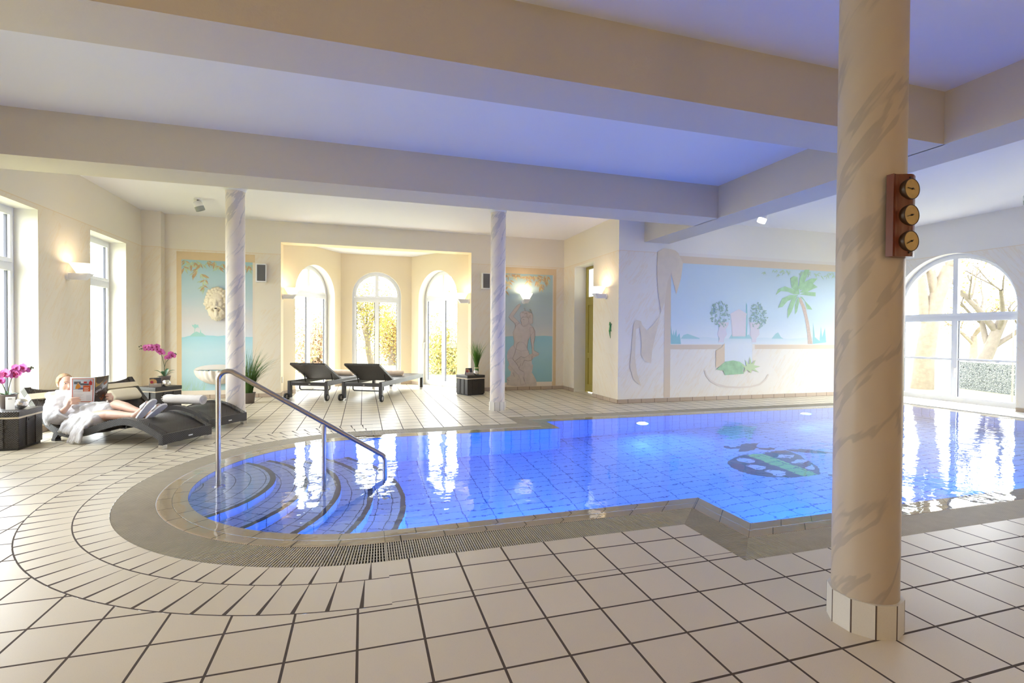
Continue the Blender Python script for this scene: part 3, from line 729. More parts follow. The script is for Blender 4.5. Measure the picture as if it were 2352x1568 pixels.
pool_lamp(4.64, yF, -0.55, -1, 'white-lit round pool lamp nearest the corner of the far pool wall')
pool_lamp(8.25, yF, -0.55, -1, 'white-lit round pool lamp on the far pool wall in front of the palm mural', 26)
pool_lamp(1.3, 12.15*T, -0.95, 1, 'added unseen pool light under the near edge of the narrow pool part beside the steps')
pool_lamp(4.2, yN, -0.6, 1, 'added unseen pool light under the near edge of the wide pool part, beside the inner corner')
pool_lamp(6.8, yN, -0.6, 1, 'added unseen pool light under the near edge of the wide pool part, in front of the turtle mosaic', 70)
pool_lamp(2.45, 12.15*T, -0.5, 1, 'added unseen pool light under the near edge of the narrow pool part, turned towards the steps', 80, (-0.6, 5.3, -0.6))  # extra spot put in to brighten the step risers

def sconce(loc, rz, label, power=4.2):
    r = empty('wall_sconce', loc, rz, label, 'wall lamp', 'frosted glass wall sconces')
    mb = MB(); mb.cyl((0, 0, -0.05), (0, 0.035, -0.05), 0.062, 24); mb.build('rosette', M['white'], r)
    mb = MB()
    V = [(-.03,.03,-.095),(.03,.03,-.095),(.04,.235,-.10),(-.04,.235,-.10),(-.045,.03,-.005),(.045,.03,-.005),(.09,.31,0),(-.09,.31,0)]
    mb.add(V, [(0,3,2,1),(4,5,6,7),(0,1,5,4),(1,2,6,5),(2,3,7,6),(3,0,4,7)]); mb.build('bracket', M['white'], r)
    mb = MB(); n = 32
    prof = [(0.085, 0.002), (0.168, 0.145), (0.160, 0.145), (0.078, 0.008)]
    mb.lathe(prof, (0, 0.205, 0), n); mb.lathe([(0.0, 0.008), (0.078, 0.008)], (0, 0.205, 0), n); mb.build('lamp_shade', M['shade'], r)
    p = Matrix.Rotation(rz, 3, 'Z') @ Vector((0, 0.20, 0.10)) + Vector(loc)
    light('sconce_light', 'POINT', p, power, (1.0, 0.78, 0.54), shadow_soft_size=0.06)
    return r
sconce((-4.31, 9.15, 2.31), radians(-90), 'lit wall sconce between the two tall windows of the window wall', 1.8)
sconce((3.94, 12.0, 2.31), radians(180), 'lit wall sconce held up by the painted statue in the seated statue mural')
sconce((5.05, 9.63, 2.31), radians(90), 'lit wall sconce beside the olive door, above the painted lizard')
aL = atan2((Vector(BL)-Vector(CL)).y, (Vector(BL)-Vector(CL)).x)
nL = Vector((-(Vector(BL)-Vector(CL)).y, (Vector(BL)-Vector(CL)).x)).normalized(); nR = Vector((-(Vector(CR)-Vector(BR)).y, (Vector(CR)-Vector(BR)).x)).normalized()
def frz(n): return atan2(n.y, n.x)-pi/2
sconce((-1.75, 12.21, 2.30), radians(-90), 'lit wall sconce on the bay jamb beside the left arched window, above the wall socket', 3.2)
sconce((2.57, 12.21, 2.30), radians(90), 'lit wall sconce on the bay jamb beside the right arched window, above the grassy vase', 3.2)

def ceiling_spot(x, y, rz, label, on=False):
    r = empty('ceiling_spotlight', (x, y, ZC), rz, label, 'spotlight', 'swivelling ceiling spotlights')
    mb = MB(); mb.cyl((0, 0, 0), (0, 0, -0.03), 0.065, 24); mb.build('mount', M['white'], r)
    mb = MB(); mb.cyl((0, 0, -0.03), (0, 0, -0.07), 0.018, 12); mb.build('swivel', M['black'], r)
    Mt = Matrix.Translation((0.0, 0, -0.10)) @ Matrix.Rotation(radians(-22), 4, 'Y')
    mb = MB(); mb.lathe([(0.0, 0.06), (0.05, 0.05), (0.075, 0.02), (0.078, -0.05)], M=Mt, n=28); mb.build('lamp_head', M['white'], r)
    mb = MB(); mb.lathe([(0.078, -0.05), (0.078, -0.13), (0.07, -0.13), (0.07, -0.06)], M=Mt, n=28); mb.build('cowl', M['spot_glow'] if on else mat('grey_cowl', (0.32, 0.34, 0.31), 0.5), r)  # when on, the cowl is made to glow for its bright side
    mb = MB(); mb.lathe([(0.0, -0.10), (0.07, -0.10)], M=Mt, n=24); mb.build('lamp_face', M['spot_glow'] if on else M['white'], r)
    return r
ceiling_spot(-2.93, 10.45, 0.5, 'white swivelling ceiling spotlight with grey cowl, above the mask mural')
ceiling_spot(7.62, 7.95, 2.4, 'lit white ceiling spotlight half hidden behind the cross beam', True)
ceiling_spot(10.75, 5.45, 0.3, 'white swivelling ceiling spotlight near the large arched window')

# ================================================================ WALL ART
def gradmat(name, stops, z0, z1, rough=0.75):            # painted mural ground: colour bands by height
    m, nt, N, Lk, B = nmat(name); g = NG(nt)
    c = g.n('ShaderNodeTexCoord').outputs['Object']; X = g.xyz(c)
    w = g.m('MULTIPLY', g.m('SUBTRACT', g.noise(g.comb(g.m('MULTIPLY', X[0], 0.6), 0.0, g.m('MULTIPLY', X[2], 3.0)), 1.6, 3.0), 0.5), 0.10)
    f = g.m('ADD', g.m('DIVIDE', g.m('SUBTRACT', X[2], z0), z1-z0), w)
    Lk.new(g.ramp(f, stops), B.inputs['Base Color']); B.inputs['Roughness'].default_value = rough
    return m
def art(root, name, polys, m, depth, Y=0.0):
    mb = MB()
    for i, p in enumerate(polys):
        p = ccw(p); mb.poly([(x, Y-depth-.00003*(i % 40), z) for x, z in p])
    return mb.build(name, m, root)
def rect2(x0, z0, x1, z1): return [(x0, z0), (x1, z0), (x1, z1), (x0, z1)]
def bamboo(rnd, cx, cz, n, size):                        # a hanging spray of narrow leaves
    P = []
    for i in range(n):
        a = radians(rnd.uniform(195, 345)); L = size*rnd.uniform(0.6, 1.1); w = L*0.13
        x = cx+rnd.uniform(-.02, .02); z = cz+rnd.uniform(-.02, .02); d = (cos(a), sin(a)); n2 = (-d[1], d[0])
        P.append([(x, z), (x+d[0]*L*.4+n2[0]*w, z+d[1]*L*.4+n2[1]*w), (x+d[0]*L, z+d[1]*L), (x+d[0]*L*.4-n2[0]*w, z+d[1]*L*.4-n2[1]*w)])
    return P
M['peach'] = mat('mural_peach', (0.70, 0.53, 0.30), 0.75, noise=0.08, nscale=5); M['peach_l'] = mat('mural_peach_light', (0.78, 0.68, 0.54), 0.75)
M['leafpaint'] = mat('mural_leaf_green', (0.46, 0.54, 0.32), 0.75, noise=0.4, nscale=14); M['leafpaint_b'] = mat('mural_leaf_brown', (0.50, 0.34, 0.18), 0.75, noise=0.4, nscale=14)
M['leafgold'] = mat('mural_leaf_gold', (0.62, 0.54, 0.30), 0.75, noise=0.4, nscale=14)
SEA = [(0.0, (0.42, 0.62, 0.66)), (0.30, (0.52, 0.70, 0.74)), (0.405, (0.40, 0.66, 0.72)), (0.4155, (0.33, 0.62, 0.68)), (0.417, (0.68, 0.70, 0.72)), (0.55, (0.66, 0.63, 0.60)), (0.72, (0.48, 0.60, 0.62)), (1.0, (0.36, 0.55, 0.56))]
rnd = random.Random(4)
mu = empty('wall_mural', (0, 12.0, 0), 0, 'painted sea view mural with small palm island, behind the stone mask', 'mural')
art(mu, 'painted_border', [rect2(-3.76, .07, -3.67, 3.13), rect2(-3.67, 2.96, -2.27, 3.13)], M['peach'], .002)
art(mu, 'painted_reveal', [rect2(-2.315, .07, -2.27, 2.96), rect2(-3.67, .07, -2.315, .18)], M['peach_l'], .002)
art(mu, 'seascape', [rect2(-3.67, .18, -2.315, 2.96)], gradmat('mural_sea_view', SEA, .18, 2.96), .003)
lv, lb = [], []
for cx, cz, n in [(-3.6, 2.93, 7), (-3.5, 2.86, 7), (-3.42, 2.92, 6), (-3.38, 2.76, 7), (-3.3, 2.88, 7), (-3.3, 2.66, 6), (-3.2, 2.93, 7), (-3.24, 2.55, 6), (-3.26, 2.42, 5), (-3.05, 2.93, 7), (-2.97, 2.84, 7), (-2.9, 2.9, 6), (-2.75, 2.93, 7), (-2.62, 2.9, 7), (-2.48, 2.93, 6), (-2.4, 2.88, 7), (-3.62, 2.8, 4), (-3.46, 2.68, 4)]:
    B_ = bamboo(rnd, cx, cz, n, .17)
    for i, p in enumerate(B_): (lb if i % 3 == 0 else lv).append([(max(-3.668, min(-2.317, x)), min(2.958, z)) for x, z in p])
art(mu, 'painted_leaves', lv, M['leafpaint'], .005); art(mu, 'painted_leaves', lb, M['leafpaint_b'], .006)
ISLAND = [(-3.528, 1.335), (-3.456, 1.405), (-3.393, 1.440), (-3.331, 1.410), (-3.319, 1.497), (-3.306, 1.420), (-3.269, 1.395), (-3.21, 1.335)]
palm = [[(-3.435, 1.40), (-3.427, 1.40), (-3.42, 1.52), (-3.43, 1.52)], [(-3.42, 1.5), (-3.47, 1.55), (-3.48, 1.59), (-3.45, 1.57), (-3.42, 1.60), (-3.39, 1.58), (-3.36, 1.59), (-3.36, 1.55), (-3.34, 1.52), (-3.38, 1.53)]]
art(mu, 'painted_island', [ISLAND]+palm, mat('mural_teal', (0.36, 0.62, 0.56), 0.75), .005)
gr = []
for i in range(46):
    x = -3.66+rnd.random()**1.6*.42; h = rnd.uniform(.1, .36); t = rnd.uniform(-.1, .16)
    gr.append([(x-.004, .181), (x+.004, .181), (max(-3.665, x+t), .18+h)])
art(mu, 'painted_grass', gr, mat('mural_grass', (0.42, 0.62, 0.46), 0.75), .005)

STATUE = {'rock': [(3.496,0.139),(3.507,0.32),(3.589,0.364),(3.612,0.477),(3.564,0.511),(3.528,0.58),(3.563,0.658),(3.728,0.747),(3.871,0.86),(3.967,0.814),(4.099,0.904),(4.183,0.938),(4.366,0.926),(4.354,0.88),(4.232,0.834),(4.172,0.766),(4.173,0.674),(4.21,0.628),(4.174,0.445),(4.236,0.352),(4.298,0.236),(4.311,0.097),(3.972,0.082),(3.685,0.101)],'torso': [(3.729,1.723),(3.865,1.702),(3.925,1.623),(4.009,1.635),(4.081,1.704),(4.178,1.625),(4.227,1.546),(4.203,1.477),(4.119,1.385),(4.06,1.247),(4.037,1.133),(4.049,1.019),(3.87,0.996),(3.726,1.054),(3.678,1.133),(3.692,1.235),(3.667,1.36),(3.657,1.473),(3.704,1.575)],'arm_up': [(3.833,2.205),(3.778,2.177),(3.672,2.05),(3.59,1.947),(3.537,1.867),(3.591,1.8),(3.686,1.722),(3.734,1.643),(3.829,1.724),(3.733,1.813),(3.661,1.88),(3.72,1.972),(3.803,2.087),(3.857,2.174)],'arm_down': [(4.106,1.602),(4.19,1.603),(4.247,1.512),(4.248,1.362),(4.218,1.202),(4.219,1.018),(4.28,0.984),(4.366,0.937),(4.354,0.898),(4.22,0.892),(4.178,0.938),(4.162,1.11),(4.137,1.247),(4.126,1.408)],'hip': [(3.678,1.156),(3.607,1.106),(3.526,0.998),(3.498,0.885),(3.515,0.761),(3.61,0.658),(3.74,0.747),(3.87,0.883),(3.965,1.019),(3.869,1.11)],'thigh': [(3.738,1.042),(3.768,1.19),(3.832,1.235),(3.928,1.224),(4.0,1.144),(4.074,0.996),(4.106,0.904),(3.967,0.825),(3.871,0.86),(3.787,0.792),(3.705,0.736),(3.652,0.816),(3.703,0.929)],'leg': [(3.52,0.794),(3.609,0.828),(3.693,0.748),(3.776,0.656),(3.837,0.53),(3.95,0.46),(3.971,0.265),(4.0,0.15),(3.875,0.142),(3.863,0.268),(3.814,0.382),(3.682,0.509),(3.575,0.636)],'head': [(3.876,1.838),(3.935,1.873),(4.055,1.875),(4.08,1.796),(4.069,1.716),(4.009,1.669),(3.937,1.634),(3.889,1.668),(3.877,1.725),(3.86,1.77)],'neck': [(3.925,1.702),(4.08,1.796),(4.129,1.659),(4.058,1.567),(3.925,1.6)],'hair': [(3.839,1.928),(3.863,1.986),(3.934,2.021),(4.03,2.019),(4.103,1.99),(4.176,1.957),(4.188,1.889),(4.177,1.82),(4.189,1.729),(4.129,1.682),(4.08,1.75),(4.08,1.841),(4.007,1.859),(3.923,1.862),(3.869,1.827)]}
STATUE_LINES = [[(3.738,1.042),(3.768,1.19),(3.832,1.235)],[(3.652,0.816),(3.703,0.929),(3.738,1.042)],[(3.967,0.825),(3.871,0.86),(3.787,0.792),(3.705,0.736),(3.652,0.816)],[(3.693,0.748),(3.776,0.656),(3.837,0.53),(3.95,0.46)],[(4.071,1.316),(4.048,1.179),(4.042,1.064)],[(4.127,1.362),(4.144,1.247),(4.17,1.064)],[(4.19,1.614),(4.247,1.512),(4.248,1.362),(4.222,1.202)],[(3.537,1.867),(3.591,1.8),(3.686,1.722),(3.729,1.643),(3.704,1.575)],[(3.876,1.838),(3.86,1.77),(3.888,1.725),(3.877,1.725),(3.894,1.668)],[(3.912,1.805),(3.96,1.805)],[(4.171,0.881),(4.172,0.766),(4.063,0.744),(3.967,0.768)],[(3.872,0.678),(3.825,0.564)],[(3.967,0.768),(3.896,0.609)],[(3.659,0.453),(3.707,0.339)],[(3.502,0.286),(3.566,0.24)],[(3.934,0.335),(3.971,0.22)]]
mu = empty('wall_mural', (0, 12.0, 0), 0, 'painted mural of a seated stone statue on a rock raising one arm, before the sea', 'mural')
art(mu, 'painted_border', [rect2(4.735, .09, 4.835, 3.13), rect2(3.30, 2.97, 4.735, 3.13), rect2(3.21, .09, 3.30, 3.13)], M['peach'], .002)
art(mu, 'painted_reveal', [rect2(4.735-.001, .2, 4.76, 2.97), rect2(3.30, .09, 4.735, .2)], M['peach_l'], .0025)
SEA2 = [(0.0, (0.30, 0.52, 0.53)), (0.30, (0.36, 0.57, 0.59)), (0.4195, (0.32, 0.56, 0.60)), (0.421, (0.62, 0.60, 0.55)), (0.55, (0.50, 0.56, 0.55)), (0.72, (0.44, 0.54, 0.54)), (1.0, (0.38, 0.54, 0.55))]
art(mu, 'seascape', [rect2(3.30, .2, 4.735, 2.97)], gradmat('mural_sea_view_dusk', SEA2, .2, 2.97), .003)
lv, lb = [], []
for cx, cz, n in [(3.4, 2.94, 7), (3.5, 2.92, 7), (3.6, 2.94, 6), (3.45, 2.8, 7), (3.55, 2.78, 6), (3.5, 2.65, 7), (3.45, 2.52, 6), (3.72, 2.95, 6), (3.85, 2.94, 6), (3.98, 2.92, 7), (4.1, 2.94, 7), (4.05, 2.82, 6), (4.2, 2.92, 7), (4.32, 2.94, 7), (4.3, 2.8, 7), (4.42, 2.88, 7), (4.5, 2.94, 6), (4.55, 2.85, 6), (4.45, 2.72, 6), (4.4, 2.66, 5), (4.6, 2.93, 5)]:
    for i, p in enumerate(bamboo(rnd, cx, cz, n, .17)): (lb if i % 3 == 0 else lv).append([(max(3.302, min(4.733, x)), min(2.968, z)) for x, z in p])
art(mu, 'painted_leaves', lv, M['leafgold'], .005); art(mu, 'painted_leaves', lb, M['leafpaint_b'], .006)
M['painted_stone'] = mat('mural_statue_stone', (0.60, 0.53, 0.47), 0.75, noise=0.14, nscale=7)
M['painted_rock'] = mat('mural_rock', (0.58, 0.51, 0.44), 0.75, noise=0.22, nscale=9)
art(mu, 'painted_rock', [STATUE['rock']], M['painted_rock'], .005)
for i, k in enumerate(['neck', 'arm_down', 'torso', 'arm_up', 'hip', 'leg', 'thigh', 'head', 'hair']): art(mu, 'painted_statue', [STATUE[k]], M['painted_stone'], .006+.0007*i)
def strokes(lines, w):
    P = []
    for l in lines:
        for (x0, z0), (x1, z1) in zip(l[:-1], l[1:]):
            dx, dz = x1-x0, z1-z0; L = sqrt(dx*dx+dz*dz); nx, nz = -dz/L*w, dx/L*w
            P.append([(x0-nx, z0-nz), (x1-nx, z1-nz), (x1+nx, z1+nz), (x0+nx, z0+nz)])
    return P
edges = [STATUE[k]+STATUE[k][:1] for k in ('arm_down', 'torso', 'arm_up', 'leg', 'thigh', 'head', 'hair')]
ol = mat('mural_soft_line', (0.44, 0.37, 0.33), 0.75)
for e in edges: art(mu, 'painted_contour', strokes([e], .0035), ol, .0132)
dk = mat('mural_outline', (0.34, 0.28, 0.25), 0.75)
for e in STATUE_LINES: art(mu, 'painted_outline', strokes([e], .005), dk, .014)
curl = []
for i in range(22):
    a = rnd.uniform(0, 2*pi); cx = 4.03+rnd.uniform(-.14, .13); cz = 1.98+rnd.uniform(-.13, .09)
    curl.append([(cx+.028*cos(a+t), cz+.028*sin(a+t)) for t in (0, .7, 1.4, 2.1, 2.8)])
dk = mat('mural_curl', (0.42, 0.34, 0.28), 0.75)
for e in curl: art(mu, 'painted_curl', strokes([e], .004), dk, .014)

MUR = {'curtain': [(5.959,3.187),(6.104,3.266),(6.268,3.261),(6.384,3.239),(6.467,3.187),(6.587,2.978),(6.541,2.647),(6.429,2.3),(6.359,2.526),(6.291,2.751),(6.21,2.578),(6.15,2.15),(6.023,1.836),(5.864,1.637),(5.721,1.523),(5.608,1.634),(5.575,1.717),(5.464,1.743),(5.403,1.659),(5.347,0.992),(5.318,0.77),(5.415,0.49),(5.59,0.36),(5.492,0.628),(5.442,0.935),(5.457,1.548),(5.545,1.577),(5.596,1.27),(5.583,1.004),(5.68,0.877),(5.825,0.828),(5.854,1.129),(5.962,1.553),(6.055,1.95),(5.986,2.287),(5.948,2.737)],'palm_trunk': [(9.725,2.321),(9.824,2.324),(9.968,2.093),(10.074,1.749),(10.14,1.467),(10.196,1.24),(10.051,1.24),(10.03,1.497),(9.952,1.842),(9.847,2.121)],'temple': [(7.831,1.912),(8.064,2.021),(8.285,1.921),(8.267,1.875),(8.256,1.41),(7.893,1.408),(7.85,1.868)],'urn1': [(7.514,1.715),(7.798,1.719),(7.781,1.659),(7.711,1.57),(7.749,1.451),(7.679,1.362),(7.662,1.273),(7.521,1.273),(7.555,1.362),(7.483,1.45),(7.534,1.568)],'urn2': [(8.343,1.726),(8.677,1.731),(8.659,1.67),(8.623,1.578),(8.644,1.457),(8.552,1.366),(8.553,1.275),(8.424,1.275),(8.441,1.365),(8.365,1.455),(8.4,1.576)],'hill1': [(6.557,1.352),(6.623,1.43),(6.724,1.459),(6.86,1.417),(7.032,1.365),(7.032,1.348)],'hill2': [(7.804,1.357),(7.874,1.452),(7.947,1.408),(8.237,1.409),(8.347,1.455),(8.422,1.359)],'hill3': [(8.985,1.361),(9.098,1.475),(9.174,1.507),(9.253,1.399),(9.331,1.363)],'reed1': [(6.309,1.237),(6.304,1.642),(6.329,1.471),(6.357,1.414),(6.372,1.543),(6.396,1.414),(6.438,1.558),(6.457,1.386),(6.522,1.472),(6.559,1.237)],'reed2': [(10.205,1.24),(10.203,1.751),(10.23,1.594),(10.262,1.404),(10.407,1.31),(10.441,1.659),(10.487,1.405),(10.565,1.629),(10.613,1.278)],'cypress': [(8.249,1.395),(8.255,2.175),(8.289,2.116),(8.306,1.696),(8.293,1.395)],'bushes': [(7.476,0.669),(7.598,0.771),(7.704,0.844),(7.919,0.871),(8.1,0.84),(8.229,0.763),(8.194,0.629),(8.214,0.568),(7.959,0.557),(7.708,0.547),(7.653,0.652)],'agave': [(8.137,0.794),(8.284,0.733),(8.245,0.883),(8.357,0.777),(8.373,0.958),(8.431,0.791),(8.541,0.881),(8.487,0.76),(8.674,0.728),(8.507,0.684),(8.639,0.591),(8.433,0.655),(8.416,0.58),(8.304,0.657),(8.213,0.583),(8.248,0.688)],'step': [(7.46,1.096),(7.611,1.155),(7.691,1.259),(7.698,0.784),(7.465,0.713)]}
FRONDS = [[(9.783,2.401),(9.584,2.519),(9.349,2.573),(9.157,2.505),(9.083,2.364),(9.235,2.461),(9.429,2.452),(9.625,2.396)],[(9.783,2.401),(9.544,2.548),(9.501,2.764),(9.598,2.82),(9.716,2.803),(9.739,2.617)],[(9.741,2.524),(9.776,2.774),(9.931,2.984),(10.071,2.99),(9.936,2.718),(9.82,2.527)],[(9.781,2.494),(9.897,2.685),(10.136,2.788),(10.318,2.796),(10.178,2.664),(9.94,2.531)],[(9.782,2.447),(9.978,2.594),(10.178,2.664),(10.322,2.59),(10.181,2.538),(9.941,2.437)],[(9.783,2.401),(10.021,2.47),(10.263,2.462),(10.265,2.368),(10.063,2.378)],[(9.744,2.384),(9.508,2.377),(9.276,2.293),(9.157,2.075),(9.28,2.093),(9.432,2.236),(9.627,2.303)],[(9.724,2.352),(9.549,2.27),(9.436,2.05),(9.439,1.834),(9.554,1.991),(9.667,2.242)],[(9.744,2.353),(9.649,2.148),(9.653,1.93),(9.711,1.994),(9.785,2.276)],[(9.784,2.354),(9.945,2.249),(10.008,2.062),(10.169,2.05),(10.107,2.127),(9.985,2.219),(9.863,2.341)]]
BASINARC = [(7.179,0.659),(7.216,0.556),(7.322,0.436),(7.498,0.344),(7.748,0.285),(8.072,0.262),(8.402,0.269),(8.662,0.317),(8.83,0.42),(8.915,0.541)]
mu = empty('wall_mural', (0, 9.1, 0), 0, 'large pale painted mural of a lagoon with palm, temple and urns above the pool', 'mural')
SEA3 = [(0.0, (0.76, 0.81, 0.83)), (0.075, (0.66, 0.77, 0.80)), (0.08, (0.74, 0.81, 0.84)), (0.35, (0.62, 0.75, 0.84)), (1.0, (0.57, 0.70, 0.78))]
art(mu, 'painted_border', [rect2(6.29, 2.975, 11.4, 3.13), rect2(6.145, .09, 6.30, 3.13), rect2(6.30, 1.125, 7.62, 1.22), rect2(8.52, 1.125, 11.4, 1.22)], mat('mural_sand', (0.74, 0.62, 0.46), 0.75), .002)
art(mu, 'painted_reveal', [rect2(6.20, 3.13, 11.4, 3.20), rect2(6.30, 1.22, 7.69, 1.235), rect2(8.48, 1.22, 11.4, 1.235)], mat('mural_cornice', (0.82, 0.77, 0.69), 0.75), .0025)
art(mu, 'lagoon', [rect2(6.30, 1.235, 11.2, 2.975), rect2(7.69, .72, 8.45, 1.235)], gradmat('mural_lagoon', SEA3, 1.235, 2.975), .003)
pt = mat('mural_pale_teal', (0.42, 0.66, 0.66), 0.75); pg = mat('mural_palm_green', (0.40, 0.62, 0.38), 0.75, noise=0.25, nscale=9); pp = mat('mural_pale_pink', (0.78, 0.72, 0.74), 0.75)
for k in ('hill1', 'hill2', 'hill3'): art(mu, 'painted_hill', [MUR[k]], pt, .004)
for k, n_ in (('reed1', 'painted_reed'), ('reed2', 'painted_reed'), ('cypress', 'painted_cypress')): art(mu, n_, [MUR[k]], bpy.data.materials.get('mural_reed') or mat('mural_reed', (0.34, 0.62, 0.62), 0.75), .005)
art(mu, 'painted_temple', [MUR['temple']], pp, .006)
for k in ('urn1', 'urn2'): art(mu, 'painted_urn', [MUR[k]], mat('mural_urn', (0.74, 0.70, 0.74), 0.75), .007)
lf = []
for cx, cz in ((7.56, 1.90), (8.60, 1.88)):
    for i in range(120):
        a = rnd.uniform(0, 2*pi); r_ = .28*sqrt(rnd.random()); x = cx+r_*cos(a)*.95; z = cz+r_*sin(a)*1.05; b = rnd.uniform(0, pi); L = .035
        lf.append([(x-L*cos(b), z-L*sin(b)), (x+.4*L*sin(b), z-.4*L*cos(b)), (x+L*cos(b), z+L*sin(b)), (x-.4*L*sin(b), z+.4*L*cos(b))])
art(mu, 'painted_bush', lf, mat('mural_bush', (0.36, 0.52, 0.44), 0.75), .008)
art(mu, 'painted_palm_trunk', [MUR['palm_trunk']], mat('mural_trunk', (0.62, 0.50, 0.42), 0.75, noise=0.2, nscale=20), .006); art(mu, 'painted_palm_fronds', FRONDS, pg, .007)
lv = []
for i in range(26):
    cx = 8.75+rnd.random()*2.3; cz = 2.95-abs(rnd.gauss(0, .05)); lv += [[(x, min(z, 2.97)) for x, z in p] for p in bamboo(rnd, cx, cz, 4, .10)]
art(mu, 'painted_leaves', lv, mat('mural_pale_leaf', (0.48, 0.64, 0.46), 0.75), .006)
art(mu, 'painted_curtain', [MUR['curtain']], mat('mural_curtain', (0.78, 0.68, 0.52), 0.8, noise=0.10, nscale=6), .008)
art(mu, 'painted_step', [MUR['step']], mat('mural_step', (0.80, 0.64, 0.44), 0.75), .006)
art(mu, 'painted_basin', strokes([BASINARC], .02), mat('mural_basin', (0.78, 0.70, 0.60), 0.75), .006)
art(mu, 'painted_shrubs', [MUR['bushes']], mat('mural_shrub', (0.40, 0.62, 0.36), 0.75, noise=0.3, nscale=8), .009); art(mu, 'painted_agave', [MUR['agave']], mat('mural_agave', (0.58, 0.70, 0.40), 0.75), .010)

def remesh(o, vox, smooth=4, sub=0):
    r = o.modifiers.new('remesh', 'REMESH'); r.mode = 'VOXEL'; r.voxel_size = vox; r.use_smooth_shade = True
    if smooth:
        s = o.modifiers.new('smooth', 'SMOOTH'); s.factor = 0.5; s.iterations = smooth
    return o
def cap(mb, pts, r, n=10):                               # capsule chain: tube plus a ball at each joint
    R = r if isinstance(r, (list, tuple)) else [r]*len(pts)
    for p, q, a, b in zip(pts[:-1], pts[1:], R[:-1], R[1:]): mb.tube([p, q], [a, b], n)
    for p, a in zip(pts, R): mb.ell(p, (a, a, a), nu=n, nv=max(6, n-2))
# bearded stone mask (a wall fountain) and its shell basin
mk = empty('stone_mask', (-2.985, 12.0, 2.05), 0, 'bearded stone face mask with curly hair hung on the sea view mural', 'mask')
mk.location.y = 11.995
mb = MB(); rnd = random.Random(2)
mb.ell((0, -.02, 0), (.235, .10, .335)); mb.ell((0, -.09, .02), (.155, .10, .21)); mb.ell((0, -.13, .11), (.12, .05, .045))
for s in (-1, 1):
    mb.ell((s*.065, -.155, .085), (.055, .03, .022)); mb.ell((s*.085, -.15, -.02), (.05, .045, .05)); mb.ell((s*.066, -.16, .048), (.028, .02, .018))
    cap(mb, [(s*.02, -.175, -.085), (s*.075, -.165, -.10), (s*.11, -.14, -.17)], [.022, .02, .012])
cap(mb, [(0, -.155, .09), (0, -.20, -.02)], [.022, .036]); mb.ell((0, -.17, -.115), (.035, .025, .014))
for i in range(15):
    a = radians(200+i*140/14); x, z = .15*cos(a), -.10+.16*sin(a)
    cap(mb, [(x*.75, -.14, z*.7-.04), (x*.95+.012*sin(i*2), -.12, z*1.05-.03), (x*1.1-.012*sin(i*2), -.06, z*1.35-.02)], [.028, .026, .016])
cap(mb, [(0, -.16, -.15), (.012, -.16, -.22), (-.008, -.12, -.31)], [.035, .035, .02])
for ring_, (rx, rz_, k) in enumerate(((.16, .22, 13), (.205, .28, 16))):
    for i in range(k):
        a = radians(-25+230*i/(k-1)); x, z = rx*cos(a), .03+rz_*sin(a)
        cap(mb, [(x, -.11+.035*ring_, z), (x*1.08+.02*sin(i*1.7), -.09+.03*ring_, z*1.05), (x*1.12, -.06, z*1.02-.03)], [.036, .032, .022])
mb.v = [(x, min(y, -.004), z) for x, y, z in mb.v]; remesh(mb.build('face', M['stone'], mk), .008, 3)
mb = MB(); mb.ell((0, -.189, -.117), (.026, .012, .011)); mb.build('mouth_spout', mat('dark_hole', (0.03, 0.02, 0.015), 0.8), mk)
sb = empty('shell_basin', (-2.985, 12.0, 0.62), 0, 'white scalloped shell basin fixed to the wall below the stone mask', 'basin')
mb = MB(); n = 64; rows = 10
V = []; Vi = []
for i in range(rows+1):
    t = i/rows
    for k in range(n+1):
        a = pi+pi*k/n; rip = 1+.045*sin(11*a*2)*t+.03*sin(7*a+1)*t
        r_ = (0.10+.33*sin(t*pi/2)**0.9)*rip; z = -.31+.31*(t**1.4)+(.010*sin(22*a) if i == rows else 0)
        V.append((r_*cos(a), r_*sin(a)*.92, z)); Vi.append((r_*.88*cos(a), r_*.86*sin(a)*.92, min(z+.05, -.005) if i else z+.10))
F = []
for i in range(rows):
    for k in range(n): F.append((i*(n+1)+k, i*(n+1)+k+1, (i+1)*(n+1)+k+1, (i+1)*(n+1)+k))
mb.add(V, F, 0, True); mb.add(Vi, [f[::-1] for f in F], 0, True)
o = rows*(n+1); m_ = len(V)
mb.add(V[o:o+n+1]+Vi[o:o+n+1], [(k, k+1, n+2+k, n+1+k) for k in range(n)], 0, True)
mb.add(Vi[:n+1], [tuple(range(n+1))], 0); mb.build('bowl', M['stone_w'], sb)
mb = MB(); mb.lathe([(0.0, 0.012), (0.43, 0.012), (0.45, 0.0), (0.40, -0.03)], n=40, a0=0, a1=pi, M=Matrix.Translation((0, -.02, .0)) @ Matrix.Rotation(radians(90), 4, 'X') @ Matrix.Scale(.25, 4, (0, 1, 0))); mb.build('back_plate', M['stone_w'], sb)
mb = MB(); mb.cyl((-.17, -.03, -.03), (-.17, -.05, -.03), .022, 16); mb.build('drain', M['black'], sb)
# loudspeakers
def speaker(x, z, label):
    r = empty('wall_speaker', (x, 12.0, z), 0, label, 'loudspeaker', 'flat wall loudspeakers')
    mb = MB(); mb.box((-.105, -.11, -.20), (.105, 0, .20), bev=.008); mb.build('housing', M['white'], r)
    mb = MB(); mb.box((-.075, -.116, -.175), (.09, -.108, .175), bev=.003); mb.build('grille', mat('speaker_grille', (0.13, 0.125, 0.12), 0.6, bump=.5, bscale=500), r)
    return r
speaker(-2.135, 2.73, 'white wall loudspeaker with grey grille beside the sea view mural'); speaker(2.925, 2.745, 'white wall loudspeaker with grey grille left of the seated statue mural, half behind the column')
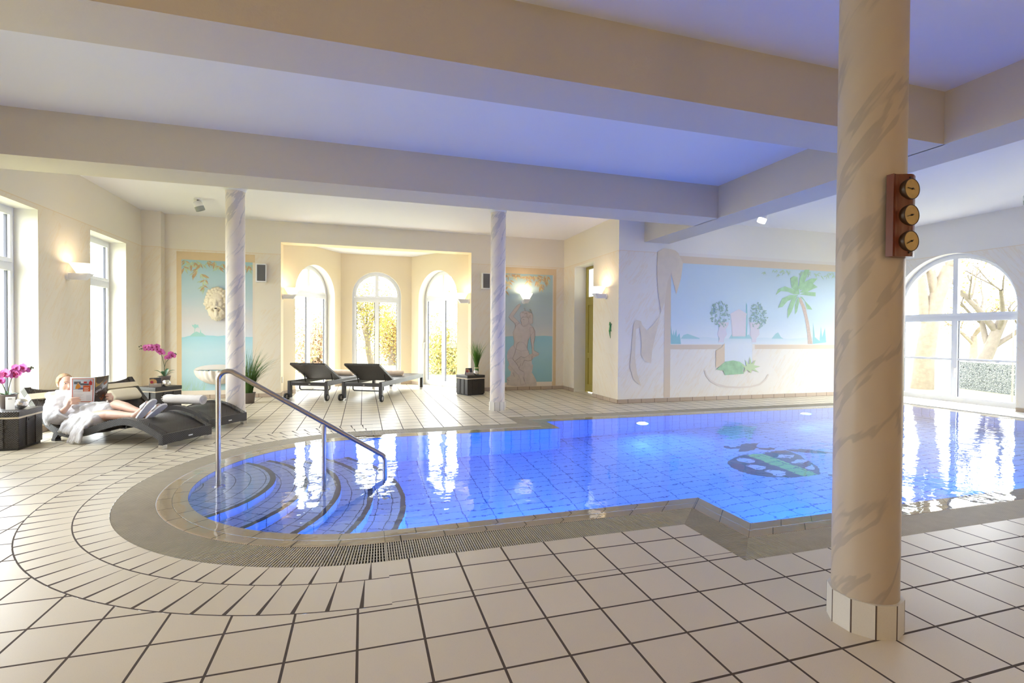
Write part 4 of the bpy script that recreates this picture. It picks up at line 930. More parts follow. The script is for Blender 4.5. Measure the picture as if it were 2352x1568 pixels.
# painted lizard ornament
lz = empty('lizard_ornament', (5.05, 9.43, 1.52), 0, 'small green lizard on the wall beside the olive door', 'ornament')
mb = MB(); pts = [(-.012, .015, .17), (-.014, .0, .13), (-.014, -.012, .08), (-.014, 0, .03), (-.012, .018, -.03), (-.01, .012, -.10), (-.006, -.005, -.17)]
cap(mb, pts, [.010, .014, .020, .020, .014, .009, .003], 8); mb.build('body', mat('lizard_green', (0.06, 0.30, 0.08), 0.5), lz)
for y, z, s, k in ((-.012, .10, -1, 1), (.0, .10, 1, 1), (.0, .02, -1, -1), (.012, .02, 1, -1)):
    mb = MB(); cap(mb, [(-.012, y, z), (-.012, y+s*.035, z+k*.012), (-.008, y+s*.045, z+k*.045)], [.008, .006, .004], 6); mb.build('leg', bpy.data.materials['lizard_green'], lz)
# socket on the bay jamb
so = empty('wall_socket', (-1.75, 12.17, .36), 0, 'small white double wall socket low on the bay jamb', 'socket')
mb = MB(); mb.box((0, -.04, -.07), (.012, .04, .07), bev=.004); mb.build('plate', mat('socket_plate', (0.62, 0.56, 0.47), 0.5), so)
for z in (-.032, .032):
    mb = MB(); mb.cyl((.012, 0, z), (.014, 0, z), .026, 16); mb.build('outlet', M['white'], so)
# weather station on the near column
ws = empty('weather_station', (2.367, 1.675, 1.965), 0, 'reddish wooden weather station with three brass dials on the large column', 'weather station')
wood = mat('varnished_wood', (0.14, 0.030, 0.009), 0.3, noise=0.45, nscale=5)
mb = MB(); n = 14
prof = [(-.068+.136*i/n, -.028-.022*(0.5+.5*cos(2*pi*(i/n)*1.0+2.2))) for i in range(n+1)]
for i in range(n):
    (x0, y0), (x1, y1) = prof[i], prof[i+1]
    mb.quad((x0, y0, -.187), (x1, y1, -.187), (x1, y1, .187), (x0, y0, .187))
mb.add([(x, y, .187) for x, y in prof]+[(prof[-1][0], .0, .187), (prof[0][0], .0, .187)], [tuple(range(n+3))]); mb.add([(x, y, -.187) for x, y in prof]+[(prof[-1][0], .0, -.187), (prof[0][0], .0, -.187)], [tuple(range(n+3))[::-1]])
for x, y in (prof[0], prof[-1]): mb.quad((x, 0, -.187), (x, y, -.187), (x, y, .187), (x, 0, .187))
mb.build('board', wood, ws)
brassd = mat('dial_brass', (0.62, 0.42, 0.16), 0.32, 0.85, noise=0.2, nscale=40)
for z, an in ((.118, 175), (.0, 195), (-.118, 205)):
    Md = Matrix.Translation((.016, -.05, z)) @ Matrix.Rotation(radians(90), 4, 'X')
    mb = MB(); mb.lathe([(.0475, -.02), (.0475, .004), (.0455, .007), (.043, .004)], M=Md, n=36); dl = mb.build('dial_bezel', mat('dark_bezel', (0.06, 0.03, 0.015), 0.35), ws)
    mb = MB(); mb.lathe([(0, .0045), (.0435, .0045)], M=Md, n=36); mb.build('dial_face', brassd, dl)
    mb = MB(); a = radians(an); mb.box((-.030, -.0012, .006), (.012, .0012, .008), M=Md @ Matrix.Rotation(a-pi, 4, 'Z')); mb.cyl(Md @ Vector((0, 0, .004)), Md @ Vector((0, 0, .010)), .004, 10); mb.build('needle', M['black'], dl)
for z in (.17, -.17):
    mb = MB(); mb.cyl((.01, -.045, z), (.01, -.052, z), .004, 10); mb.build('screw', M['black'], ws)

# ================================================================ HANDRAIL
hr = empty('pool_handrail', (0, 5.32, 0), 0, 'brushed steel handrail sloping down into the pool steps', 'handrail')
def bend(a, b, c, r, n=8):                               # fillet a-b-c
    a, b, c = Vector(a), Vector(b), Vector(c); u = (a-b).normalized(); v = (c-b).normalized(); h = (pi-u.angle(v))/2; t = r*math.tan(h)
    p, q = b+u*t, b+v*t; ce = b+(u+v).normalized()*(r/cos(h)); R = []
    for i in range(n+1):
        k = i/n; d = ((p-ce).lerp(q-ce, k)).normalized()*r; R.append(ce+d)
    return R
A, B1, C1, D = (-1.325, 0, -.2), (-1.325, 0, 1.115), (.225, 0, .125), (.225, 0, -.93)
path = [Vector(A)]+bend(A, B1, C1, .085)+bend(B1, C1, D, .07)+[Vector(D)]
mb = MB(); mb.tube(path, .0235, 18); mb.build('rail', M['steel'], hr)
mb = MB(); mb.tube([(-.375, 0, -.57), (-.375, 0, .49)], .0215, 16); mb.build('post', M['steel'], hr)
for x, z in ((-1.325, -.2), (-.375, -.57), (.225, -.93)):
    mb = MB(); mb.lathe([(.0, .012), (.055, .012), (.06, .0)], (x, 0, z), 24); mb.build('flange', M['chrome'], hr)
# ================================================================ LOUNGERS
def spline(P, n):                                        # Catmull-Rom through 2-D points
    P = [Vector((x, z, 0)) for x, z in P]; P = [P[0]*2-P[1]]+P+[P[-1]*2-P[-2]]; R = []
    for i in range(1, len(P)-2):
        a, b, c, d = P[i-1:i+3]
        for k in range(n):
            t = k/n; q = 0.5*((2*b)+(c-a)*t+(2*a-5*b+4*c-d)*t*t+(3*b-a-3*c+d)*t**3); R.append((q.x, q.y))
    R.append((P[-2].x, P[-2].y)); return R
PROF = spline([(0, .175), (.10, .222), (.3, .302), (.6, .352), (.92, .285), (1.2, .195), (1.45, .145), (1.72, .185), (1.96, .335), (2.14, .525), (2.27, .675)], 7)
LA = atan2(.512, -.859); LW = .71
def prof_z(x):
    for (a, b), (c, d) in zip(PROF[:-1], PROF[1:]):
        if a <= x <= c: return b+(d-b)*(x-a)/(c-a)
    return PROF[-1][1]
def sweep(mb, prof, y0, y1, t, mat=0):                    # slab following the profile, thickness t downwards along the normal
    n = len(prof); N_ = []
    for i in range(n):
        a = prof[max(0, i-1)]; b = prof[min(n-1, i+1)]; dx, dz = b[0]-a[0], b[1]-a[1]; L = sqrt(dx*dx+dz*dz); N_.append((-dz/L, dx/L))
    lo = [(p[0]-q[0]*t, p[1]-q[1]*t) for p, q in zip(prof, N_)]
    for y, fl in ((y0, False), (y1, True)):
        for i in range(n-1):
            f = [(prof[i][0], y, prof[i][1]), (lo[i][0], y, lo[i][1]), (lo[i+1][0], y, lo[i+1][1]), (prof[i+1][0], y, prof[i+1][1])]
            mb.quad(*(f if not fl else f[::-1]), mat)
    for i in range(n-1):
        mb.add([(prof[i][0], y0, prof[i][1]), (prof[i+1][0], y0, prof[i+1][1]), (prof[i+1][0], y1, prof[i+1][1]), (prof[i][0], y1, prof[i][1])], [(0, 1, 2, 3)], mat, True)
        mb.add([(lo[i][0], y0, lo[i][1]), (lo[i][0], y1, lo[i][1]), (lo[i+1][0], y1, lo[i+1][1]), (lo[i+1][0], y0, lo[i+1][1])], [(0, 1, 2, 3)], mat, True)
    for i in (0, n-1): mb.quad((prof[i][0], y0, prof[i][1]), (prof[i][0], y1, prof[i][1]), (lo[i][0], y1, lo[i][1]), (lo[i][0], y0, lo[i][1]), mat)
def sag(x): return .05*min(1.0, max(0.0, x/.35))
def curved_lounger(loc, label, pillow_x=2.10, pillow_y=0.36):
    # local frame: x towards the head, y = -across (towards the far side is -y after the turn)
    r = empty('curved_lounger', loc, LA, label, 'sun lounger', 'curved wicker loungers by the window wall')
    s = -1
    mb = MB(); sweep(mb, PROF, 0.0, s*.075, .085); mb.build('side_rail', M['wicker'], r)
    mb = MB(); sweep(mb, PROF, s*(LW-.075), s*LW, .085); mb.build('side_rail', M['wicker'], r)
    mb = MB(); K = 8; V = []
    for x, z in PROF:                                     # woven deck slung between the rails
        for k in range(K+1):
            t = k/K; V.append((x, s*(.07+(LW-.14)*t), z-.012-sag(x)*(1-(2*t-1)**2)))
    mb.add(V, [(i*(K+1)+k, (i+1)*(K+1)+k, (i+1)*(K+1)+k+1, i*(K+1)+k+1) for i in range(len(PROF)-1) for k in range(K)], 0, True)
    dk = mb.build('seat_deck', M['wicker_fine'], r); sm = dk.modifiers.new('thick', 'SOLIDIFY'); sm.thickness = .018; sm.offset = 1
    mb = MB(); mb.box((-.006, s*LW, .06), (.028, 0, .178)); fp = mb.build('foot_panel', M['wicker'], r)
    mb = MB(); mb.box((-.009, s*.415, .098), (-.005, s*.355, .114), bev=.002); mb.build('badge', M['white'], fp)
    for y in (0, s*(LW-.06)):
        mb = MB(); mb.box((-.004, y+s*.06, .05), (.056, y, .12)); l = mb.build('leg', M['wicker'], r)
        mb = MB(); mb.box((-.006, y+s*.062, 0), (.058, y-s*.002, .052), bev=.004); mb.build('foot_cap', M['chrome'], l)
    for y in (s*.01, s*(LW-.07)):
        mb = MB(); V = [(1.74, y, 0.03), (1.80, y, 0.03), (1.80, y+s*.06, 0.03), (1.74, y+s*.06, 0.03), (1.66, y, .13), (1.76, y, .16), (1.76, y+s*.06, .16), (1.66, y+s*.06, .13)]
        mb.add(V, [(0, 1, 2, 3), (4, 7, 6, 5), (0, 4, 5, 1), (1, 5, 6, 2), (2, 6, 7, 3), (3, 7, 4, 0)]); l = mb.build('leg', M['wicker'], r)
        mb = MB(); mb.box((1.735, y+s*.065, 0), (1.805, y-s*.005, .03), bev=.004); mb.build('foot_cap', M['black'], l)
    mb = MB(); mb.tube([(.55, s*.35, .27), (.72, s*.35, .20), (.9, s*.35, .17), (1.1, s*.35, .155)], .012, 8); mb.tube([(.62, s*.05, .235), (.62, s*(LW-.05), .235)], .012, 8); mb.tube([(1.1, s*.05, .155), (1.1, s*(LW-.05), .155)], .012, 8)
    mb.build('stretcher', M['black'], r)
    # bolster pillow held by a cream band round the headrest
    zc = prof_z(pillow_x); q = atan2(prof_z(pillow_x+.05)-prof_z(pillow_x-.05), .1)
    Mp = Matrix.Translation((pillow_x, s*pillow_y, zc)) @ Matrix.Rotation(-q, 4, 'Y')
    mb = MB(); bm = bmesh.new(); bmesh.ops.create_cube(bm, size=1)
    for v in bm.verts: v.co = Vector((v.co.x*.21, v.co.y*.46, v.co.z*.10+.055))
    bmesh.ops.bevel(bm, geom=bm.edges[:], offset=.045, segments=4, affect='EDGES', profile=.5); mb.bm(bm, 0, Mp, True); mb.build('pillow', M['cream_cloth'], r)
    xb = 2.17; pb = [p for p in PROF if xb-.04 <= p[0] <= xb+.045]
    mb = MB(); sweep(mb, [(x-.004, z+.004) for x, z in pb], .004, s*(LW+.004), .094); mb.build('band', M['cream_band'], r)
    return r
curved_lounger((-2.31, 6.88, 0), 'curved dark wicker lounger carrying the woman in the white robe')
curved_lounger((-2.10, 7.93, 0), 'curved dark wicker lounger behind the reading woman, rolled fringed towel on its foot end', 2.02)

def flat_lounger(loc, rz, label):
    r = empty('flat_lounger', loc, rz, label, 'sun lounger', 'flat wicker loungers in front of the window bay')
    Ln, Wd, z1, z0 = 2.51, .90, .405, .305
    for y0, y1 in ((0, .06), (Wd-.06, Wd)):
        mb = MB(); mb.box((0, y0, z0), (Ln, y1, z1), bev=.006); mb.build('side_rail', M['wicker'], r)
    mb = MB(); mb.box((.005, .06, z0), (.06, Wd-.06, z0+.075), bev=.006); mb.build('end_rail', M['wicker'], r)
    mb = MB(); mb.box((Ln-.06, .06, z0), (Ln-.002, Wd-.06, z1-.004), bev=.006); mb.build('end_rail', M['wicker'], r)
    mb = MB(); mb.box((.72, .055, z1-.03), (Ln-.055, Wd-.055, z1-.004)); mb.build('seat_deck', M['wicker_fine'], r)
    a = atan2(.37, -.72); Mb = Matrix.Translation((.74, 0, z1-.015)) @ Matrix.Rotation(-a, 4, 'Y')
    mb = MB(); mb.box((0, .065, -.014), (.83, Wd-.065, .014), M=Mb); b = mb.build('backrest', M['wicker_fine'], r)
    fr = MB(); fr.box((0, .055, -.02), (.83, .10, .02), M=Mb); fr.box((0, Wd-.10, -.02), (.83, Wd-.055, .02), M=Mb); fr.box((.785, .10, -.02), (.835, Wd-.10, .02), M=Mb); fr.build('backrest_frame', M['wicker'], b)
    for y in (.13, Wd-.13):
        p = Mb @ Vector((.36, y, .02)); mb = MB(); mb.tube([p, (.50, y, z0+.01)], .011, 8); mb.build('strut', M['black'], b)
    mb = MB(); mb.tube([(.45, .13, z0+.015), (.45, Wd-.13, z0+.015)], .01, 8); mb.build('crossbar', M['black'], r)
    mb = MB(); mb.tube([(.30, .10, z0), (.30, .10, .215), (.30, .13, .185), (.30, Wd-.13, .185), (.30, Wd-.10, .215), (.30, Wd-.10, z0)], .014, 8); mb.build('lifting_bar', M['black'], r)
    for x, y in ((.0, .0), (.0, Wd-.07), (Ln-.07, 0), (Ln-.07, Wd-.07)):
        mb = MB(); mb.box((x, y, .05), (x+.07, y+.07, z0+.01), bev=.004); l = mb.build('leg', M['wicker'], r)
        mb = MB(); mb.box((x-.002, y-.002, 0), (x+.072, y+.072, .052), bev=.004); mb.build('foot_cap', M['chrome'], l)
    for y, s in ((-.012, -1), (Wd+.012, 1)):
        Mw = Matrix.Translation((-.03, y, .072)) @ Matrix.Rotation(radians(90), 4, 'X')
        mb = MB(); mb.lathe([(.045, -.022), (.066, -.022), (.072, -.012), (.072, .012), (.066, .022), (.045, .022)], M=Mw, n=32); wl = mb.build('wheel', M['rubber'], r)
        mb = MB(); mb.lathe([(0, -.02), (.05, -.018), (.05, .018), (0, .02)], M=Mw, n=28); mb.build('hubcap', M['grey_cap'], wl)
    mb = MB(); mb.box((-.003, .38, z0+.025), (.006, .42, z0+.04)); mb.build('badge', M['chrome'], r)
    return r
RB = radians(63.5)
flat_lounger((.38, 10.58, 0), RB, 'right flat wicker lounger with raised back, nearer the box table with grass')
flat_lounger((-.715, 11.03, 0), RB+radians(2.0), 'left flat wicker lounger with raised back, nearer the bay socket')
def roll(name, loc, rz, L, r0, m, label, fringe=False, group=None):
    r = empty(name, loc, rz, label, 'towel', group)
    mb = MB(); n = 30; turns = 3.0; P = []
    # outer skin slightly flattened, spiral ends
    for i in range(n+1):
        a = 2*pi*i/n-pi/2; P.append((r0*cos(a)*1.06, r0+r0*.96*sin(a)))
    K = 12
    for k in range(K):
        y0, y1 = -L/2+L*k/K, -L/2+L*(k+1)/K; w0, w1 = [1+.025*sin(k_*1.9) for k_ in (k, k+1)]
        for i in range(n): mb.add([(P[i][0]*w0, y0, P[i][1]*w0), (P[i+1][0]*w0, y0, P[i+1][1]*w0), (P[i+1][0]*w1, y1, P[i+1][1]*w1), (P[i][0]*w1, y1, P[i][1]*w1)], [(0, 3, 2, 1)], 0, True)
    for y in (-L/2, L/2):
        mb.poly([(x, y, z) for x, z in (P[:-1] if y < 0 else P[:-1][::-1])])
        sp = [(r0*.85*(1-t/40)*cos(t*turns*2*pi/40), y*1.004, r0+r0*.85*(1-t/40)*sin(t*turns*2*pi/40)) for t in range(38)]
        mb.tube(sp, r0*.07, 6)
    mb.build('rolled_cloth', m, r)
    if fringe:
        mb = MB(); rr = random.Random(5)
        for i in range(60):
            a = rr.uniform(0, 2*pi); q = r0*sqrt(rr.random())*.98; x, z = q*cos(a), r0+q*sin(a); l = rr.uniform(.02, .045)
            mb.tube([(x, -L/2, z), (x+rr.uniform(-.012, .012), -L/2-l*.6, z+rr.uniform(-.012, .008)), (x+rr.uniform(-.015, .015), -L/2-l, max(.004, z-rr.uniform(.0, .02)))], .004, 5)
        mb.build('fringe', m, r)
    return r
E2 = Matrix.Rotation(RB, 3, 'Z')
# towels across the far loungers (their long side runs across the lounger)
def on(loc, rz, x, y, z): return tuple(Vector(loc)+Matrix.Rotation(rz, 3, 'Z') @ Vector((x, y, z)))
roll('rolled_towel', on((.38, 10.58, 0), RB, 1.62, .45, .402), RB, .50, .068, M['towel_peach'], 'rolled beige towel on the right flat lounger in front of the bay', group='towels on the flat loungers')
roll('rolled_towel', on((-.715, 11.03, 0), RB+radians(2), 1.62, .45, .402), RB+radians(2), .50, .068, M['towel_peach'], 'rolled beige towel on the left flat lounger, half hidden by the other backrest', group='towels on the flat loungers')
xt = .80
roll('fringed_towel', (-2.10+cos(LA)*xt+sin(LA)*.36, 7.93+sin(LA)*xt-cos(LA)*.36, prof_z(xt)+.004), LA+radians(96), .62, .072, M['towel'], 'rolled white towel with fringed ends on the empty curved lounger', True)

# ================================================================ WICKER BOX TABLES AND WHAT STANDS ON THEM
def box_table(x, y, rot, label):
    S_, H = .495, .463
    r = empty('box_table', (x, y, 0), rot, label, 'side table', 'dark wicker box tables')
    mb = MB(); mb.box((.02, .02, .0), (S_-.02, S_-.02, .03)); mb.build('plinth', M['black'], r)
    mb = MB(); mb.box((.006, .006, .03), (S_-.006, S_-.006, H-.085), bev=.006)
    for k in (.16, .335):                                # upright piping on every side
        for a in ((k, .0), (k, S_)): mb.box((a[0]-.012, a[1]-.004, .03), (a[0]+.012, a[1]+.004, H-.085)); mb.box((a[1]-.004, a[0]-.012, .03), (a[1]+.004, a[0]+.012, H-.085))
    mb.build('body', M['wicker'], r)
    mb = MB(); mb.box((.004, .004, H-.087), (S_-.004, S_-.004, H-.066)); mb.build('trim_band', M['cream_band'], r)
    mb = MB(); mb.box((0, 0, H-.066), (S_, S_, H), bev=.008); mb.build('lid', M['wicker'], r)
    mb = MB(); mb.box((.19, -.004, H-.135), (.305, .008, H-.11), bev=.004); mb.build('grip', M['black'], r)
    return r
ZT = .4635
box_table(2.306, 11.126, .381, 'dark wicker box table with a grassy vase, in front of the right bay window')
box_table(-3.40, 9.84, 1.0, 'dark wicker box table carrying the tall pink orchid, beyond the empty lounger')
box_table(-3.907, 7.28, 1.60, 'dark wicker box table at the photo edge beside the reading woman')
def silver_ball(x, y, label, r_=.062):
    r = empty('silver_bowl', (x, y, ZT), 0, label, 'candle holder', 'round silver candle holders')
    mb = MB(); p = []
    for i in range(15):
        a = -pi/2+.25+(pi-.85)*i/14; p.append((r_*cos(a)*1.03, r_+r_*sin(a)-.002))
    p = [(0, .001), (r_*.25, .001)]+p; mb.lathe(p, n=32); q = [(x_*.93, z) for x_, z in p[2:]][::-1]; mb.lathe([p[-1]]+q, n=32); mb.build('bowl', M['silver'], r)
    return r
def card(x, y, rz, label, w=.17, h=.165):
    r = empty('table_card', (x, y, ZT), rz, label, 'card', 'printed cards on the box tables')
    mb = MB(); d = .045
    mb.box((-w/2, -.0015, .002), (w/2, .0015, h), M=Matrix.Translation((0, -d, 0)) @ Matrix.Rotation(radians(-13), 4, 'X')); mb.box((-w/2, -.0015, .002), (w/2, .0015, h), M=Matrix.Translation((0, d-.012, 0)) @ Matrix.Rotation(radians(15), 4, 'X'))
    c = mb.build('card_stand', mat('card_beige', (0.50, 0.44, 0.38), 0.5), r)
    Mc = Matrix.Translation((0, -d, 0)) @ Matrix.Rotation(radians(-13), 4, 'X')
    def pan(name, pts, col, o):
        mb = MB(); mb.poly([Mc @ Vector((u, -.002-o, v)) for u, v in ccw(pts)]); mb.build(name, mat('card_'+name, col, .4), c)
    dk = [(0, .0), ]
    pan('photo', rect2(-w/2, .062, w/2, h), (.035, .035, .045), .0)
    pan('bread_picture', [(-w/2, .062), (.012, .062), (.02, .09), (.01, .125), (-.03, .146), (-w/2, .14)], (.60, .33, .12), .0008)
    pan('red_dot', [(-.055+.024*cos(t), .09+.024*sin(t)) for t in [2*pi*i/18 for i in range(18)]], (.40, .02, .04), .0016)
    pan('oval_label', [(.0+.028*cos(t), .055+.014*sin(t)) for t in [2*pi*i/18 for i in range(18)]], (.62, .58, .55), .0016)
    return r
def orient(o, p): return o
card(2.385, 11.38, .28, 'small printed card on the box table beside the grassy vase')
silver_ball(2.535, 11.27, 'round silver candle holder in front of the grassy vase')
card(-3.47, 10.02, .62, 'small printed card on the box table left of the tall orchid')
silver_ball(-3.30, 10.02, 'round silver candle holder in front of the tall orchid pot', .064)
silver_ball(-4.02, 7.53, 'round silver candle holder beside the left orchid at the photo edge', .066)
def blades(mb, rnd, n, h0, h1, spread, base_r, z, w=.004, droop=1.0, zmax=None, lean=(0, 0)):
    for i in range(n):
        a = rnd.uniform(0, 2*pi); b = base_r*sqrt(rnd.random()); x0, y0 = b*cos(a), b*sin(a); a += rnd.uniform(-.6, .6)
        h = rnd.uniform(h0, h1); s = spread*rnd.random()**.8; P = []
        for k in range(7):
            t = k/6; d = s*h*(t**1.7); P.append(Vector((x0+cos(a)*d+lean[0]*h*t*t, y0+sin(a)*d+lean[1]*h*t*t, z+h*t-droop*s*h*.55*t**3)))
        sd = Vector((-sin(a+.6), cos(a+.6), 0)); V = []
        for k, p in enumerate(P):
            q = w*(1-(k/6)**2*.92); V += [p-sd*q, p+sd*q]
        mb.add(V, [(2*k, 2*k+1, 2*k+3, 2*k+2) for k in range(6)], 0, True)
rnd = random.Random(7)
gp = empty('potted_grass', (-2.20, 11.02, 0), 0, 'tall arching grass plant in a taupe pot behind the left column', 'plant')
mb = MB(); mb.lathe([(0, .004), (.10, .004), (.125, .205), (.135, .215), (.125, .215), (.115, .19), (0, .19)], n=32); mb.build('pot', M['pot'], gp)
mb = MB(); blades(mb, rnd, 300, .55, 1.02, .62, .07, .19, .0045, 1.0, lean=(.12, 0)); o = mb.build('foliage', M['grass'], gp)
gv = empty('grass_vase', (2.585, 11.42, ZT), 0, 'slim glass vase of upright green grass on the box table', 'plant')
mb = MB(); mb.lathe([(0, .003), (.045, .003), (.055, .19), (.05, .19), (.04, .012), (0, .012)], n=28)
vg = mat('green_vase', (0.07, 0.20, 0.03), 0.12); mb.build('vase', vg, gv)
mb = MB(); mb.lathe([(.056, .15), (.058, .16), (.056, .17)], n=28); mb.build('raffia_band', M['peach'], gv)
mb = MB(); blades(mb, rnd, 210, .28, .72, .42, .035, .15, .0045, .7); mb.build('foliage', M['grass_light'], gv)
def orchid(loc, rz, label, sprays, leaves, scale=1.0):
    r = empty('potted_orchid', loc, rz, label, 'orchid', 'pink orchids on the box tables')
    mb = MB(); mb.lathe([(0, .003), (.062, .003), (.09, .165), (.098, .175), (.088, .175), (.08, .15), (0, .15)], n=28); mb.build('pot', M['pot'], r)
    mb = MB(); mb.lathe([(0, .153), (.082, .150)], n=24); mb.build('soil', M['soil'], r)
    for (ax, L, up, w) in leaves:
        mb = MB(); a = radians(ax); V = []; K = 9
        for k in range(K+1):
            t = k/K; d = L*t; z = .155+up*L*sin(t*pi*.75)*.8; q = w*sin(min(1, t*1.15+.12)*pi)**.7 if t < 1 else .001
            c = Vector((cos(a)*d, sin(a)*d, z)); s_ = Vector((-sin(a), cos(a), 0))*q; V += [c-s_+Vector((0, 0, q*.35)), c, c+s_+Vector((0, 0, q*.35))]
        F = []
        for k in range(K): F += [(3*k, 3*k+1, 3*k+4, 3*k+3), (3*k+1, 3*k+2, 3*k+5, 3*k+4)]
        mb.add(V, F, 0, True); mb.build('leaf', M['leaf'], r)
    for path, fl, buds in sprays:
        mb = MB(); mb.tube(path, .005, 7); st_ = mb.build('stem', M['stem'], r)
        for (p, yaw, pit, s_) in fl:
            Mf = Matrix.Translation(p) @ Matrix.Rotation(yaw, 4, 'Z') @ Matrix.Rotation(pit, 4, 'X') @ Matrix.Scale(s_, 4)
            f = MB()
            for (an, ln, wd) in ((90, .044, .020), (210, .042, .018), (330, .042, .018), (10, .046, .032), (170, .046, .032)):
                a = radians(an); d = Vector((cos(a), 0, sin(a))); n_ = Vector((-sin(a), 0, cos(a))); V = [Vector((0, 0, 0))]
                for t, wq in ((.3, .75), (.65, 1.0), (.9, .6), (1.0, .15)):
                    V += [d*ln*t-n_*wd*wq+Vector((0, -.008*t*t-.004, 0)), d*ln*t+Vector((0, -.002-.006*t*t, 0)), d*ln*t+n_*wd*wq+Vector((0, -.008*t*t-.004, 0))]
                F = [(0, 1, 2), (0, 2, 3)]
                for k in range(3):
                    b = 1+3*k; F += [(b, b+3, b+4, b+1), (b+1, b+4, b+5, b+2)]
                f.add([Mf @ v for v in V], F, 0, True)
            fo = f.build('flower', M['petal'], st_)
            f = MB(); f.ell((0, -.012, -.006), (.009, .012, .012), 0, Mf, 10, 8); f.build('lip', M['petal_core'], r)
            bpy.data.objects[-1] if False else None
        for p in buds:
            mb = MB(); mb.ell(p, (.010, .010, .013), nu=10, nv=8); mb.build('bud', mat('orchid_bud', (0.10, 0.11, 0.05), .5), r)
    return r
def fl(pts, rnd, ry=0.0): return [(Vector(p), rnd.uniform(-.7, .7)+ry, rnd.uniform(-.35, .35), rnd.uniform(.95, 1.25)) for p in pts]
rnd = random.Random(11)
# coordinates relative to the pot, x to the right and z up as seen from the pool side
main = [(0, 0, .15), (-.005, 0, .36), (-.03, -.01, .50), (-.06, -.02, .60), (-.12, -.03, .675), (-.21, -.035, .70), (-.30, -.03, .68), (-.36, -.02, .655)]
F1 = [(-.055, -.03, .615), (-.035, -.02, .585), (-.10, -.04, .66), (-.085, -.035, .625), (-.15, -.045, .655), (-.165, -.04, .70), (-.205, -.045, .66), (-.22, -.04, .705), (-.27, -.04, .695), (-.25, -.04, .66), (-.11, -.035, .705)]
side = [(-.004, 0, .33), (.02, 0, .42), (.06, -.01, .48), (.12, -.02, .53), (.165, -.02, .55)]
F2 = [(.065, -.03, .515), (.10, -.035, .55), (.035, -.03, .50), (.125, -.03, .525), (.095, -.03, .575)]
orchid((-3.385, 10.20, ZT), .28, 'tall pink orchid in a brown pot with two flower sprays, on the far box table', [(main, fl(F1, rnd), [(-.335, -.02, .715), (-.36, -.02, .70), (-.325, -.02, .665), (-.30, -.02, .655)]), (side, fl(F2, rnd), [(.155, -.02, .575), (.17, -.02, .56)])],
       [(185, .20, .75, .035), (200, .15, .1, .045), (10, .20, .75, .03), (-5, .19, .5, .025), (60, .16, 1.1, .03), (120, .15, .8, .03), (265, .12, -.1, .045)])
m2 = [(0, 0, .15), (.015, 0, .27), (.035, 0, .37), (.06, -.01, .43), (.11, -.02, .48), (.17, -.02, .50), (.225, -.02, .50)]
G1 = [(.055, -.02, .455), (.075, -.03, .43), (.06, -.03, .40), (.12, -.03, .485), (.155, -.03, .50), (.17, -.03, .465), (.105, -.03, .43), (.09, -.03, .50)]
s2 = [(0, 0, .15), (-.03, 0, .26), (-.05, -.01, .33), (-.03, -.02, .39), (.0, -.02, .43)]
G2 = [(-.05, -.02, .36), (-.02, -.03, .41), (-.005, -.03, .44), (-.07, -.02, .34)]
orchid((-4.19, 7.60, ZT), .28, 'pink orchid in a pot on the box table at the photo edge', [(m2, fl(G1, rnd), [(.22, -.02, .505), (.235, -.02, .495), (.215, -.02, .485)]), (s2, fl(G2, rnd), [])],
       [(15, .14, .2, .035), (190, .14, .3, .035), (330, .12, .1, .035), (90, .12, .5, .03)])
tg = empty('paper_bag', (-4.09, 7.47, ZT), .1, 'small white paper card standing before the left orchid', 'card')
mb = MB(); mb.box((-.045, -.006, 0), (.045, .006, .155), bev=.003); mb.build('sheet', M['white'], tg)
mb = MB(); mb.box((-.02, -.0075, .125), (.015, -.0062, .14)); mb.build('print_mark', M['grey_cap'], tg)
# ================================================================ READING WOMAN (lounger frame: x to the head, y = -w)
pr = empty('person', (-2.31, 6.88, 0), LA, 'person with tied-back fair hair in a white bathrobe lying on a lounger, reading a magazine', 'person')
M['skin'] = mat('skin', (0.72, 0.46, 0.35), 0.5, sub=0.12, noise=0.05, nscale=18)
M['hair'] = mat('fair_hair', (0.36, 0.215, 0.11), 0.5, noise=0.5, nscale=45, bump=0.5, bscale=120)
M['robe'] = mat('white_terry', (0.74, 0.735, 0.76), 0.95, bump=0.25, bscale=350, sheen=0.3)
M['slipper'] = mat('slipper_white', (0.78, 0.78, 0.80), 0.7)
def q(x, w, z): return (x, -w, z)
fw_ = Vector((-.93, .20, -.10)).normalized(); up_ = (Vector((-.02, .03, 1))-fw_*Vector((-.02, .03, 1)).dot(fw_)).normalized(); rt_ = fw_.cross(up_)
hc = Vector(q(2.085, .36, .70)); HS = 1.12
MH = Matrix(((rt_.x, fw_.x, up_.x, hc.x), (rt_.y, fw_.y, up_.y, hc.y), (rt_.z, fw_.z, up_.z, hc.z), (0, 0, 0, 1))) @ Matrix.Scale(HS, 4)
def finger(mb, pts, r): cap(mb, pts, [r, r*.97, r*.88, r*.72][:len(pts)], 8)
mb = MB()
